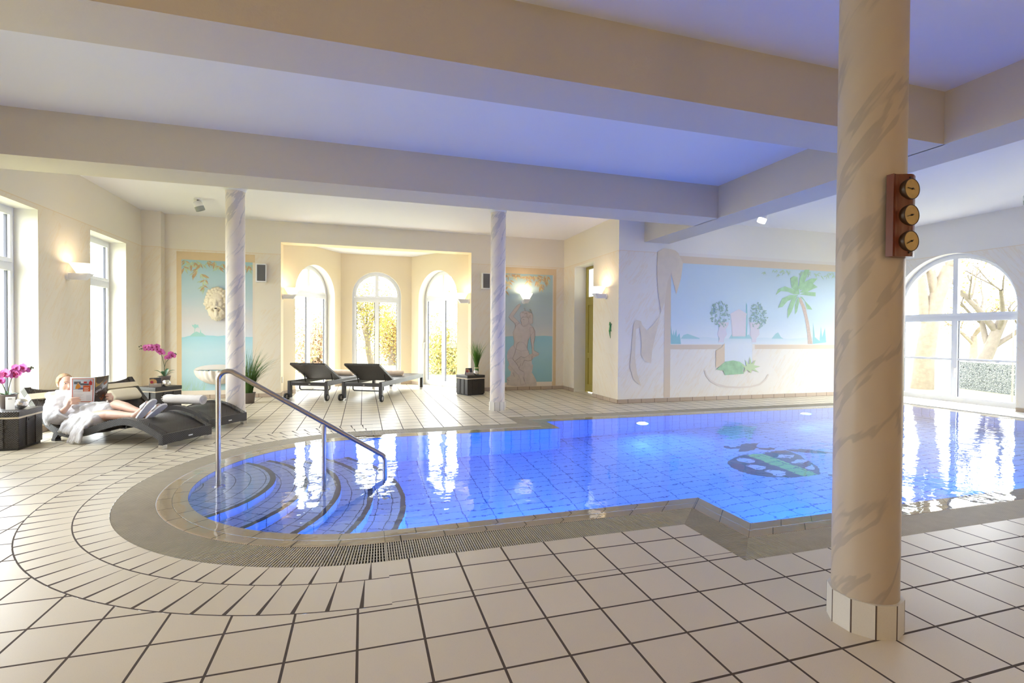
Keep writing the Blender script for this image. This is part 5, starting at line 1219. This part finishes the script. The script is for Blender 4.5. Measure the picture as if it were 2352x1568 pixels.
# head
mb.ell((0, -.014, .03), (.074, .094, .092), 0, MH, 24, 16); mb.ell((0, .02, -.022), (.061, .072, .10), 0, MH, 24, 16); mb.ell((0, .038, -.082), (.044, .052, .042), 0, MH); mb.ell((0, .082, -.104), (.019, .014, .014), 0, MH)
for s in (-1, 1):
    mb.ell((s*.036, .058, -.028), (.028, .028, .03), 0, MH); mb.ell((s*.030, .078, .036), (.026, .012, .008), 0, MH); mb.ell((s*.031, .070, .018), (.019, .014, .012), 0, MH)
    mb.ell((s*.069, -.008, -.008), (.010, .020, .031), 0, MH)
mb.tube([MH @ Vector((0, .086, .022)), MH @ Vector((0, .104, -.022))], [.010, .015], 10); mb.ell((0, .100, -.024), (.014, .013, .010), 0, MH)
mb.ell((0, .088, -.058), (.022, .010, .007), 0, MH); mb.ell((0, .086, -.068), (.019, .010, .008), 0, MH)
# neck and trunk
cap(mb, [q(2.10, .36, .63), q(2.03, .36, .55)], [.055, .062], 14)
cap(mb, [q(2.03, .36, .54), q(1.86, .36, .42), q(1.68, .36, .30), q(1.53, .36, .25)], [.09, .135, .125, .135], 16)
cap(mb, [q(2.02, .22, .50), q(2.03, .36, .53), q(2.0, .52, .50)], [.07, .085, .07], 12)
# arms
cap(mb, [q(2.02, .20, .50), q(1.84, .085, .27)], [.058, .045], 12); cap(mb, [q(1.84, .085, .27), q(1.78, .105, .35), q(1.715, .14, .435)], [.044, .043, .029], 12)
cap(mb, [q(2.0, .54, .50), q(1.80, .66, .31)], [.058, .045], 12); cap(mb, [q(1.80, .66, .31), q(1.72, .655, .37), q(1.645, .63, .445)], [.044, .042, .029], 12)
# near hand: palm at the page edge, four fingers across the back cover, thumb inside the magazine
cap(mb, [q(1.712, .142, .44), q(1.69, .150, .50)], [.030, .034], 10); mb.ell(q(1.698, .148, .475), (.030, .022, .045))
for i, (dz, ln) in enumerate(((.545, .135), (.518, .15), (.490, .142), (.465, .115))):
    b = Vector(q(1.695, .142, .455+.024*(3-i))); t = Vector(q(1.655-ln*.42, .150+ln*.40, dz+.0)); m_ = b.lerp(t, .5)+Vector((-.016, .012, .010))
    finger(mb, [b, b.lerp(m_, .6)+Vector((-.008, .008, .003)), m_.lerp(t, .45), t], .0125)
finger(mb, [q(1.70, .165, .47), q(1.71, .20, .50), q(1.700, .225, .53)], .0145)
# far hand curled round the right edge of the front cover
cap(mb, [q(1.64, .628, .45), q(1.615, .612, .50)], [.030, .034], 10); mb.ell(q(1.62, .618, .485), (.030, .024, .045))
for i, (dz, ln) in enumerate(((.57, .10), (.545, .115), (.515, .11), (.488, .09))):
    b = Vector(q(1.61, .61, .465+.026*(3-i))); t = Vector(q(1.566-ln*.05, .585-ln*.72, dz-.01)); m_ = b.lerp(t, .45)+Vector((-.030, -.002, .008))
    finger(mb, [b, b.lerp(m_, .75), m_.lerp(t, .5), t], .0122)
finger(mb, [q(1.63, .60, .48), q(1.64, .57, .515), q(1.628, .545, .545)], .0145)
# legs and feet
cap(mb, [q(1.50, .27, .25), q(1.36, .27, .29), q(1.20, .28, .325)], [.105, .088, .066], 16); cap(mb, [q(1.20, .28, .325), q(1.05, .28, .325), q(.90, .28, .325), q(.765, .27, .335)], [.064, .060, .048, .037], 14)
cap(mb, [q(1.50, .45, .26), q(1.38, .44, .36), q(1.26, .425, .435)], [.105, .088, .066], 16); cap(mb, [q(1.26, .425, .435), q(1.10, .415, .415), q(.95, .40, .385), q(.80, .39, .36)], [.064, .060, .047, .036], 14)
for he, to in (((.70, .25, .28), (.466, .30, .553)), ((.72, .40, .265), (.45, .435, .475))):
    h, t = Vector(q(*he)), Vector(q(*to)); off = Vector((.035, 0, .02))
    an = Vector(q(.765, .27, .335)) if he[0] < .71 else Vector(q(.80, .39, .36))
    cap(mb, [an, h+off+Vector((.0, 0, .03)), h.lerp(t, .35)+off, h.lerp(t, .7)+off*.8], [.038, .040, .040, .036], 12)
    for k in range(5): cap(mb, [h.lerp(t, .72)+off*.8+Vector((0, (k-2)*.017, 0)), h.lerp(t, .90-.018*abs(k-1))+off*.5+Vector((0, (k-2)*.018, 0))], [.015, .012 if k else .015], 8)
body = mb.build('body', M['skin'], pr); remesh(body, .0062, 3)
# eyes, brows, lips
M['eye'] = mat('eye_white', (0.80, 0.78, 0.76), 0.25); M['iris'] = mat('eye_iris', (0.03, 0.035, 0.045), 0.2)
for s in (-1, 1):
    mb = MB(); mb.ell((s*.031, .0765, .018), (.0135, .010, .0065), 0, MH); e = mb.build('eye', M['eye'], pr)
    mb = MB(); mb.ell((s*.031, .0855, .018), (.0055, .003, .0058), 0, MH); mb.build('iris', M['iris'], e)
    mb = MB(); mb.tube([MH @ Vector((s*.012, .0925, .043)), MH @ Vector((s*.030, .091, .048)), MH @ Vector((s*.050, .076, .040))], [.003, .0035, .002], 6); mb.build('eyebrow', M['hair'], pr)
mb = MB(); mb.ell((0, .0965, -.0575), (.021, .004, .004), 0, MH); mb.ell((0, .0945, -.067), (.018, .0045, .0048), 0, MH); mb.build('lips', mat('lip_pink', (0.58, 0.22, 0.20), 0.45), pr)
# hair: a close cap combed back from the forehead with a low knot
bm = bmesh.new(); bmesh.ops.create_uvsphere(bm, u_segments=48, v_segments=32, radius=1)
dead = []
for v in bm.verts:
    c = v.co; v.co = Vector((c.x*.0785, -.019+c.y*.100, .028+c.z*.0985))
for f in bm.faces:
    c = f.calc_center_median()
    if c.y > .035+.50*(c.z-.085) and c.z < .115 or (c.z < -.03 and c.y > -.02): dead.append(f)
bmesh.ops.delete(bm, geom=dead, context='FACES')
mb = MB(); mb.bm(bm, 0, MH, True); h = mb.build('hair', M['hair'], pr)
sol = h.modifiers.new('thick', 'SOLIDIFY'); sol.thickness = .012; sol.offset = -1
mb = MB(); mb.ell((.0, -.125, .02), (.045, .035, .045), 0, MH); mb.build('hair_knot', M['hair'], h)
for s in (-1, 1):
    mb = MB(); cap(mb, [MH @ Vector((s*.068, .03, .075)), MH @ Vector((s*.074, .012, .03)), MH @ Vector((s*.074, .008, -.01))], [.010, .010, .004], 7); mb.build('hair_strand', M['hair'], h)
mb = MB(); mb.ell(MH @ Vector((-.078, -.002, -.045)), (.009, .009, .009)); mb.build('earring', M['chrome'], pr)
mb = MB(); mb.lathe([(.033, -.006), (.036, 0), (.033, .006)], M=Matrix.Translation(q(1.66, .632, .43)) @ Matrix.Rotation(radians(35), 4, 'Y'), n=20); mb.build('bracelet', M['silver'], pr)
# bathrobe
mb = MB()
cap(mb, [q(2.02, .36, .50), q(1.86, .36, .40), q(1.68, .36, .29), q(1.53, .36, .26)], [.125, .175, .165, .18], 18)
cap(mb, [q(2.00, .20, .475), q(2.01, .36, .50), q(1.98, .54, .475)], [.10, .11, .10], 14)
cap(mb, [q(2.0, .18, .46), q(1.95, .11, .37), q(1.86, .08, .27)], [.10, .105, .11], 14)
mb.tube([q(1.88, .08, .26), q(1.80, .095, .285), q(1.735, .118, .335)], [.105, .098, .088], 18)
cap(mb, [q(1.98, .55, .46), q(1.88, .62, .37), q(1.80, .67, .31)], [.095, .095, .095], 14); mb.tube([q(1.80, .67, .31), q(1.72, .66, .35), q(1.665, .645, .415)], [.09, .075, .06], 16)
cap(mb, [q(1.55, .38, .27), q(1.44, .38, .31), q(1.36, .385, .335)], [.175, .145, .125], 16)
cap(mb, [q(1.55, .24, .22), q(1.42, .22, .23), q(1.33, .20, .24)], [.15, .13, .105], 14)
# skirt falling over the near rail and the loose front panel hanging to the floor
for i in range(9):
    t = i/8; x = 1.66-.36*t
    cap(mb, [q(x, .16, .30-.02*t), q(x-.02, .045, .20+.012*sin(i*2.1)), q(x-.015, -.012, .12+.03*abs(t-.5))], [.045, .034, .020], 8)
for i in range(5):
    x = 1.41-.035*i
    cap(mb, [q(x, .03, .20), q(x-.01, -.022, .13), q(x-.008-.01*i, -.052+.008*(i % 2), .065), q(x+.0-.012*i, -.075+.012*(i % 2), .026)], [.028, .024, .021, .018], 8)
# shawl collar
cap(mb, [q(2.085, .28, .575), q(2.09, .36, .55), q(2.08, .45, .575), q(2.0, .47, .58), q(1.90, .40, .55), q(1.80, .36, .47)], [.045, .045, .045, .042, .036, .03], 10)
cap(mb, [q(2.085, .28, .575), q(2.02, .255, .58), q(1.92, .31, .555), q(1.82, .37, .475)], [.045, .044, .036, .03], 10)
# belt bow and folds across the lap
cap(mb, [q(1.70, .20, .42), q(1.66, .36, .455), q(1.68, .52, .42)], [.03, .03, .03], 8); cap(mb, [q(1.60, .22, .40), q(1.52, .36, .445), q(1.50, .50, .42)], [.024, .03, .024], 8); cap(mb, [q(1.66, .34, .46), q(1.56, .33, .46), q(1.47, .36, .455), q(1.41, .40, .455)], [.022, .024, .026, .02], 8)
rb = mb.build('bathrobe', M['robe'], pr); remesh(rb, .0085, 5)
tx = bpy.data.textures.new('cloth_folds', 'CLOUDS'); tx.noise_scale = .085; tx.noise_depth = 2
dp = rb.modifiers.new('folds', 'DISPLACE'); dp.texture = tx; dp.strength = .030; dp.mid_level = .5; dp.texture_coords = 'LOCAL'
mb = MB(); mb.lathe([(.078, -.03), (.092, -.02), (.098, 0), (.090, .012), (.074, .006)], M=Matrix.Translation(q(1.728, .121, .342)) @ (Vector(q(1.70, .14, .43))-Vector(q(1.80, .095, .285))).to_track_quat('Z', 'Y').to_matrix().to_4x4(), n=28); mb.build('cuff', M['robe'], rb)
# slippers: sole towards the foot end, band over the instep
for he, to in (((.70, .25, .28), (.466, .30, .553)), ((.72, .40, .265), (.45, .435, .475))):
    h, t = Vector(q(*he)), Vector(q(*to)); ax = (t-h); L_ = ax.length; ax.normalize()
    nrm = Vector((-1, 0, 0)); nrm = (nrm-ax*nrm.dot(ax)).normalized(); sd = ax.cross(nrm)
    Ms = Matrix(((sd.x, ax.x, nrm.x, h.x), (sd.y, ax.y, nrm.y, h.y), (sd.z, ax.z, nrm.z, h.z), (0, 0, 0, 1)))
    out = []
    for i in range(33):
        a = 2*pi*i/32; yy = .5-.5*cos(a); wv = (.048+.014*sin(yy*pi*.5)-.006*sin(yy*pi*1.0)*(1 if yy < .6 else .2)); s_ = sin(a); out.append((wv*(abs(s_)**.55)*(1 if s_ > 0 else -1), L_*yy))
    mb = MB(); mb.prism(out[:-1], -.012, .012, M=Ms); so = mb.build('slipper', M['slipper'], pr)
    mb = MB(); n = 16; V = []
    for yy in (.48*L_, .62*L_, .76*L_):
        for i in range(n+1):
            a = pi*i/n; V.append(Ms @ Vector((.060*cos(a), yy, -.012-.085*sin(a)*(1-.35*(yy/L_-.48)/.28))))
    mb.add(V, [(r*(n+1)+i, r*(n+1)+i+1, (r+1)*(n+1)+i+1, (r+1)*(n+1)+i) for r in range(2) for i in range(n)], 0, True); st = mb.build('slipper_strap', M['slipper'], so)
    sm = st.modifiers.new('thick', 'SOLIDIFY'); sm.thickness = .006

# ---------------------------------------------------------------- the magazine she holds
mg = empty('magazine', (-2.31, 6.88, 0), LA, 'open magazine with a dark front cover and white back cover in the woman\'s hands', 'magazine')
TL, BL_, ST, SB, TR, BR_ = [Vector(q(*p)) for p in ((1.70, .16, .815), (1.70, .16, .465), (1.535, .35, .805), (1.555, .35, .452), (1.60, .58, .812), (1.655, .58, .425))]
def page(name, a, b, c, d, m, off, bow=.012):             # a bottom-inner.. grid with a slight bow; front side towards the foot end
    nrm = (b-a).cross(d-a).normalized()
    if nrm.x > 0: nrm = -nrm
    K = 10
    def P(u, v, o=0.0):
        p = a.lerp(b, u).lerp(d.lerp(c, u), v); return p+nrm*(bow*sin(u*pi)+off+o)
    mb = MB(); V = [P(i/K, j) for i in range(K+1) for j in (0, 1)]
    mb.add(V, [(2*i, 2*i+2, 2*i+3, 2*i+1) for i in range(K)], 0, True); o = mb.build(name, m, mg)
    s = o.modifiers.new('thick', 'SOLIDIFY'); s.thickness = .004; s.offset = -1 if nrm.dot((V[2]-V[0]).cross(V[1]-V[0])) > 0 else 1
    return o, P
paper = mat('magazine_paper', (0.80, 0.79, 0.77), .35); darkc = mat('magazine_dark', (0.045, 0.025, 0.018), .3, noise=.6, nscale=14)
bc, PB = page('back_cover', BL_, SB, ST, TL, paper, 0)
fc, PF = page('front_cover', SB, BR_, TR, ST, darkc, 0)
pg1, _ = page('pages', BL_, SB, ST, TL, paper, -.010); pg2, _ = page('pages', SB, BR_, TR, ST, paper, -.010)
def paint(name, P, polys, col, par, lift):
    m = bpy.data.materials.get('ink_'+name) or mat('ink_'+name, col, .4)
    mb = MB()
    for p in polys:                                       # cut into strips so it follows the bow
        mb.poly([P(u, v, .0012+lift+.00002*polys.index(p)) for u, v in p])
    return mb.build(name, m, par)
def R4(u0, v0, u1, v1, n=6): return [[(u0+(u1-u0)*i/n, v0), (u0+(u1-u0)*(i+1)/n, v0), (u0+(u1-u0)*(i+1)/n, v1), (u0+(u1-u0)*i/n, v1)] for i in range(n)]
orange = (0.55, 0.09, 0.03)
paint('red_frame', PB, R4(.07, .06, .95, .085)+R4(.07, .93, .95, .955)+R4(.07, .06, .10, .955, 1)+R4(.92, .06, .95, .955, 1), orange, bc, 0)
paint('photo', PB, R4(.11, .52, .91, .92), (.52, .56, .60), bc, 0); paint('car_picture', PB, R4(.15, .74, .55, .84)+R4(.40, .70, .75, .76), (.10, .11, .13), bc, .0006); paint('windscreen_picture', PB, R4(.42, .775, .62, .86), (.62, .66, .70), bc, .001)
paint('seated_figure', PB, [[(.20, .56), (.40, .56), (.42, .66), (.36, .74), (.27, .74), (.22, .66)]], (.62, .24, .03), bc, .0012); paint('jeans_picture', PB, [[(.30, .545), (.60, .545), (.60, .60), (.38, .61)]], (.10, .14, .32), bc, .0016)
paint('red_figure', PB, [[(.76, .70), (.88, .70), (.89, .80), (.85, .86), (.79, .86), (.75, .80)]]+R4(.54, .77, .67, .84, 2), (.50, .04, .03), bc, .0012); paint('head_picture', PB, [[(.80, .86), (.84, .86), (.845, .90), (.80, .90)], [(.29, .74), (.35, .74), (.35, .80), (.29, .80)]], (.50, .28, .18), bc, .0016)
paint('orange_box', PB, R4(.52, .46, .82, .69, 3), (.60, .10, .02), bc, .002); paint('box_print', PB, [r for k in range(4) for r in R4(.56, .60-.04*k, .76-.03*(k % 2), .617-.04*k, 2)], (.85, .62, .50), bc, .0028)
paint('small_print', PB, [r for k in range(10) for r in R4(.14, .47-.030*k if k < 2 else .43-.030*k, .55-.05*(k % 3), .478-.030*k if k < 2 else .436-.030*k, 3)]+[r for k in range(6) for r in R4(.66, .30-.032*k, .86, .307-.032*k, 2)], (.45, .46, .50), bc, .0006)
paint('gold_picture', PF, [[(.02, .78), (.02, .985), (.55, .985), (.75, .975), (.45, .78), (.25, .68)], [(.02, .78), (.25, .68), (.04, .60)]], (.42, .24, .04), fc, .0)
paint('amber_picture', PF, [[(.55, .74), (.86, .84), (.86, .74), (.62, .66)], [(.30, .20), (.62, .34), (.70, .26), (.50, .10)]], (.26, .07, .015), fc, .0004)
paint('cover_lines', PF, [[(.03, .335), (.95, .60), (.95, .607), (.03, .342)], [(.10, .30), (.80, .50), (.80, .506), (.10, .306)]], (.55, .50, .45), fc, .0010)
cu = bpy.data.curves.new('cover_title', 'FONT'); cu.body = 'GEFEIL.DRUCK'; cu.size = 1.0; cu.align_x = 'LEFT'
to_ = bpy.data.objects.new('tmp_title', cu); COL.objects.link(to_); bpy.context.view_layer.update()
me = bpy.data.meshes.new_from_object(to_.evaluated_get(bpy.context.evaluated_depsgraph_get())); bpy.data.objects.remove(to_)
xs = [v.co.x for v in me.vertices]; x0_, x1_ = min(xs), max(xs)
for v in me.vertices:
    s_ = (v.co.x-x0_)/(x1_-x0_); u = .05+.84*s_; vv = .39+.24*s_+v.co.y*.115; v.co = PF(u, vv, .0022)
me.materials.append(mat('ink_title', (.80, .78, .74), .4)); tt = bpy.data.objects.new('cover_title', me); COL.objects.link(tt); tt.parent = fc

# ================================================================ OUTSIDE
rnd = random.Random(21)
M['lawn'] = mat('lawn', (0.24, 0.25, 0.11), .9, noise=.4, nscale=3); M['bark'] = mat('bark', (0.17, 0.135, 0.10), .9, noise=.35, nscale=9, bump=.6, bscale=20)
M['bark_d'] = mat('bark_dark', (0.11, 0.09, 0.07), .9, noise=.35, nscale=9, bump=.6, bscale=20)
for nm, c in (('leaf_yellow', (0.40, 0.30, 0.09)), ('leaf_rust', (0.30, 0.16, 0.085)), ('leaf_lime', (0.24, 0.26, 0.07))): M[nm] = mat(nm, c, .6, noise=.35, nscale=2)
mb = MB()
for a, b, c, d in ((12.26, -20, 60, 70), (-40, 14.9, 12.26, 70), (-40, -20, -4.75, 14.9), (-4.75, 12.4, -2.3, 14.9), (3.1, 12.4, 12.26, 14.9), (5.6, 9.5, 12.26, 12.4)): mb.poly([(a, b, -.14), (c, b, -.14), (c, d, -.14), (a, d, -.14)])
structure(mb.build('garden_ground', M['lawn']))
mb = MB(); mb.poly([(12.3, 3.0, -.13), (14.2, 3.0, -.13), (14.2, 12.5, -.13), (12.3, 12.5, -.13)]); structure(mb.build('garden_path', mat('path_gravel', (0.36, 0.34, 0.30), .9, noise=.3, nscale=20)))
def tree(loc, label, seed, H, r0, forks, leaves, leafm, spread, low=.35, bark=None, lean=0.0, cat='tree', size=.06, group=None, fall=0.0):
    rn = random.Random(seed); r = empty('garden_tree', loc, rn.uniform(0, 6), label, cat, group)
    mb = MB(); tips = []
    def grow(p, d, L, rad, lev):
        P = [p]; R = [rad]; c = p.copy(); dd = d.copy(); n = 4
        for i in range(n):
            dd = (dd+Vector((rn.uniform(-.2, .2), rn.uniform(-.2, .2), rn.uniform(-.02, .14)))).normalized(); c = c+dd*(L/n); P.append(c.copy()); R.append(rad*(1-.42*(i+1)/n))
        mb.tube(P, R, 9 if lev < 2 else 5, 0, lev == 0)
        for k in range(1, n+1): tips.append((P[k], lev))
        if lev < 3:
            for k in range(forks if lev else forks+1):
                t = rn.uniform(.45, 1.0); i = min(n-1, int(t*n)); b = P[i+1]; a = rn.uniform(0, 2*pi)
                nd = (dd*rn.uniform(.5, .9)+Vector((cos(a), sin(a), rn.uniform(.0, .7)))*spread).normalized(); grow(b, nd, L*rn.uniform(.5, .72), R[i+1]*rn.uniform(.5, .72), lev+1)
    grow(Vector((0, 0, -.1)), Vector((lean, 0, 1)).normalized(), H*low, r0, 0)
    mb.build('trunk', bark or M['bark'], r)
    if leaves:
        lm = MB(); T2 = [p for p, l in tips if l >= 2]
        for i in range(leaves):
            p = rn.choice(T2)+Vector((rn.gauss(0, .3), rn.gauss(0, .3), rn.gauss(-fall, .3+fall*.6))); s = size*rn.uniform(.5, 1.3)
            a = Vector((rn.uniform(-1, 1), rn.uniform(-1, 1), rn.uniform(-1, 1))).normalized(); b = a.orthogonal().normalized()
            lm.add([p-a*s, p+b*s*.5, p+a*s, p-b*s*.5], [(0, 1, 2, 3)], rn.randrange(len(leafm)))
        f = lm.build('foliage', leafm, r); f['kind'] = 'stuff'
    return r
Y_, R_, G_ = M['leaf_yellow'], M['leaf_rust'], M['leaf_lime']
tree((-1.9, 19.6, -.14), 'rust-leaved garden tree seen through the left bay window', 3, 5.0, .14, 3, 9000, [R_, R_, Y_], .8, .22, group='autumn trees behind the bay', fall=.55)
tree((-3.6, 24.5, -.14), 'rust and yellow tree deeper behind the left bay window', 4, 6.5, .2, 3, 7000, [R_, Y_], .8, .22, group='autumn trees behind the bay', fall=.55)
tree((0.45, 23.6, -.14), 'yellow-leaved tree with a leaning pale trunk behind the middle bay window', 5, 6.0, .17, 3, 6000, [Y_, G_, Y_], .8, .34, lean=.3, group='autumn trees behind the bay', fall=.55)
tree((1.4, 25.5, -.14), 'tall yellow tree deeper behind the middle bay window', 6, 6.0, .2, 3, 9000, [Y_, R_, Y_], .85, .22, group='autumn trees behind the bay', fall=.55)
tree((3.1, 19.8, -.14), 'lime and yellow bushy tree behind the right bay window', 7, 5.0, .14, 3, 9000, [G_, Y_, Y_], .9, .18, group='autumn trees behind the bay', fall=.55)
tree((5.2, 25.5, -.14), 'yellow tree far behind the right bay window', 8, 6.5, .18, 3, 6000, [Y_, G_], .9, .22, group='autumn trees behind the bay', fall=.55)
tree((16.2, 10.65, -.14), 'stout pale-barked forked tree just outside the large arched window', 10, 9.5, .30, 3, 260, [Y_, G_], .55, .40, group='trees beyond the large arched window')
tree((20.5, 11.8, -.14), 'leaning bare tree left of the stone-filled cage wall', 12, 8.0, .24, 3, 500, [Y_], .7, .33, lean=-.35, bark=M['bark_d'], group='trees beyond the large arched window')
tree((23.5, 11.2, -.14), 'bare twin-stemmed tree behind the stone-filled cage wall', 13, 8.0, .24, 3, 600, [Y_], .8, .22, bark=M['bark_d'], group='trees beyond the large arched window')
tree((21.5, 7.6, -.14), 'bare tree with spreading limbs behind the right end of the cage wall', 14, 9.0, .28, 3, 450, [Y_, R_], .85, .20, group='trees beyond the large arched window')
tree((27.0, 15.5, -.14), 'thin rust-leaved tree far beyond the large arched window', 15, 8.0, .2, 3, 3000, [R_, Y_], .9, .22, group='trees beyond the large arched window')
tree((30.0, 11.5, -.14), 'yellow-leaved tree farthest beyond the stone-filled cage wall', 16, 8.5, .2, 3, 3000, [Y_, G_], .9, .22, group='trees beyond the large arched window')
gb = empty('gabion_wall', (17.9, 10.7, -.14), atan2(8.4-10.7, 17.0-17.9), 'low stone-filled wire cage wall in the garden beyond the arched window', 'wall')
m, nt, N, Lk, B = nmat('gabion_stone'); g = NG(nt)
vo = g.n('ShaderNodeTexVoronoi'); vo.inputs['Scale'].default_value = 21.0; Lk.new(g.n('ShaderNodeTexCoord').outputs['Object'], vo.inputs['Vector'])
cl = g.mix(vo.outputs['Color'], (0.09, 0.10, 0.11, 1), (0.21, 0.22, 0.21, 1)); ed = g.n('ShaderNodeTexVoronoi', feature='DISTANCE_TO_EDGE'); ed.inputs['Scale'].default_value = 21.0; Lk.new(g.n('ShaderNodeTexCoord').outputs['Object'], ed.inputs['Vector'])
Lk.new(g.mix(g.m('LESS_THAN', ed.outputs['Distance'], .05), cl, (0.015, 0.017, 0.02, 1)), B.inputs['Base Color']); B.inputs['Roughness'].default_value = .9; Lk.new(g.bump(ed.outputs['Distance'], .8, .05), B.inputs['Normal'])
mb = MB(); mb.box((0, -.25, 0), (4.2, .25, .82)); mb.build('stone_fill', m, gb)
mb = MB()
for i in range(22): mb.box((i*.2-.004, .25, 0), (i*.2+.004, .262, .83)); 
for k in range(9): mb.box((0, .25, k*.1), (4.2, .262, k*.1+.006))
mb.build('wire_cage', M['grey_cap'], gb)
for i in (0, 1.0, 2.1, 3.2):
    mb = MB(); mb.box((i-.03, .24, 0), (i+.03, .30, .86)); mb.build('cage_post', M['gasket'], gb)
sk = empty('plant_stake', (15.0, 7.85, -.14), 0, 'thin yellow wooden stake standing outside the right pane of the arched window', 'stake')
mb = MB(); mb.cyl((0, 0, 0), (0, 0, 2.2), .016, 8); mb.build('pole', mat('stake_wood', (0.62, 0.40, 0.14), .7), sk)
bn = empty('garden_bench', (15.6, 11.9, -.14), .5, 'low dark garden kerb beside the stout tree outside', 'kerb')
mb = MB(); mb.box((-1.2, -.15, 0), (1.2, .15, .36), bev=.03); mb.build('block', mat('dark_kerb', (0.16, 0.17, 0.20), .8), bn)
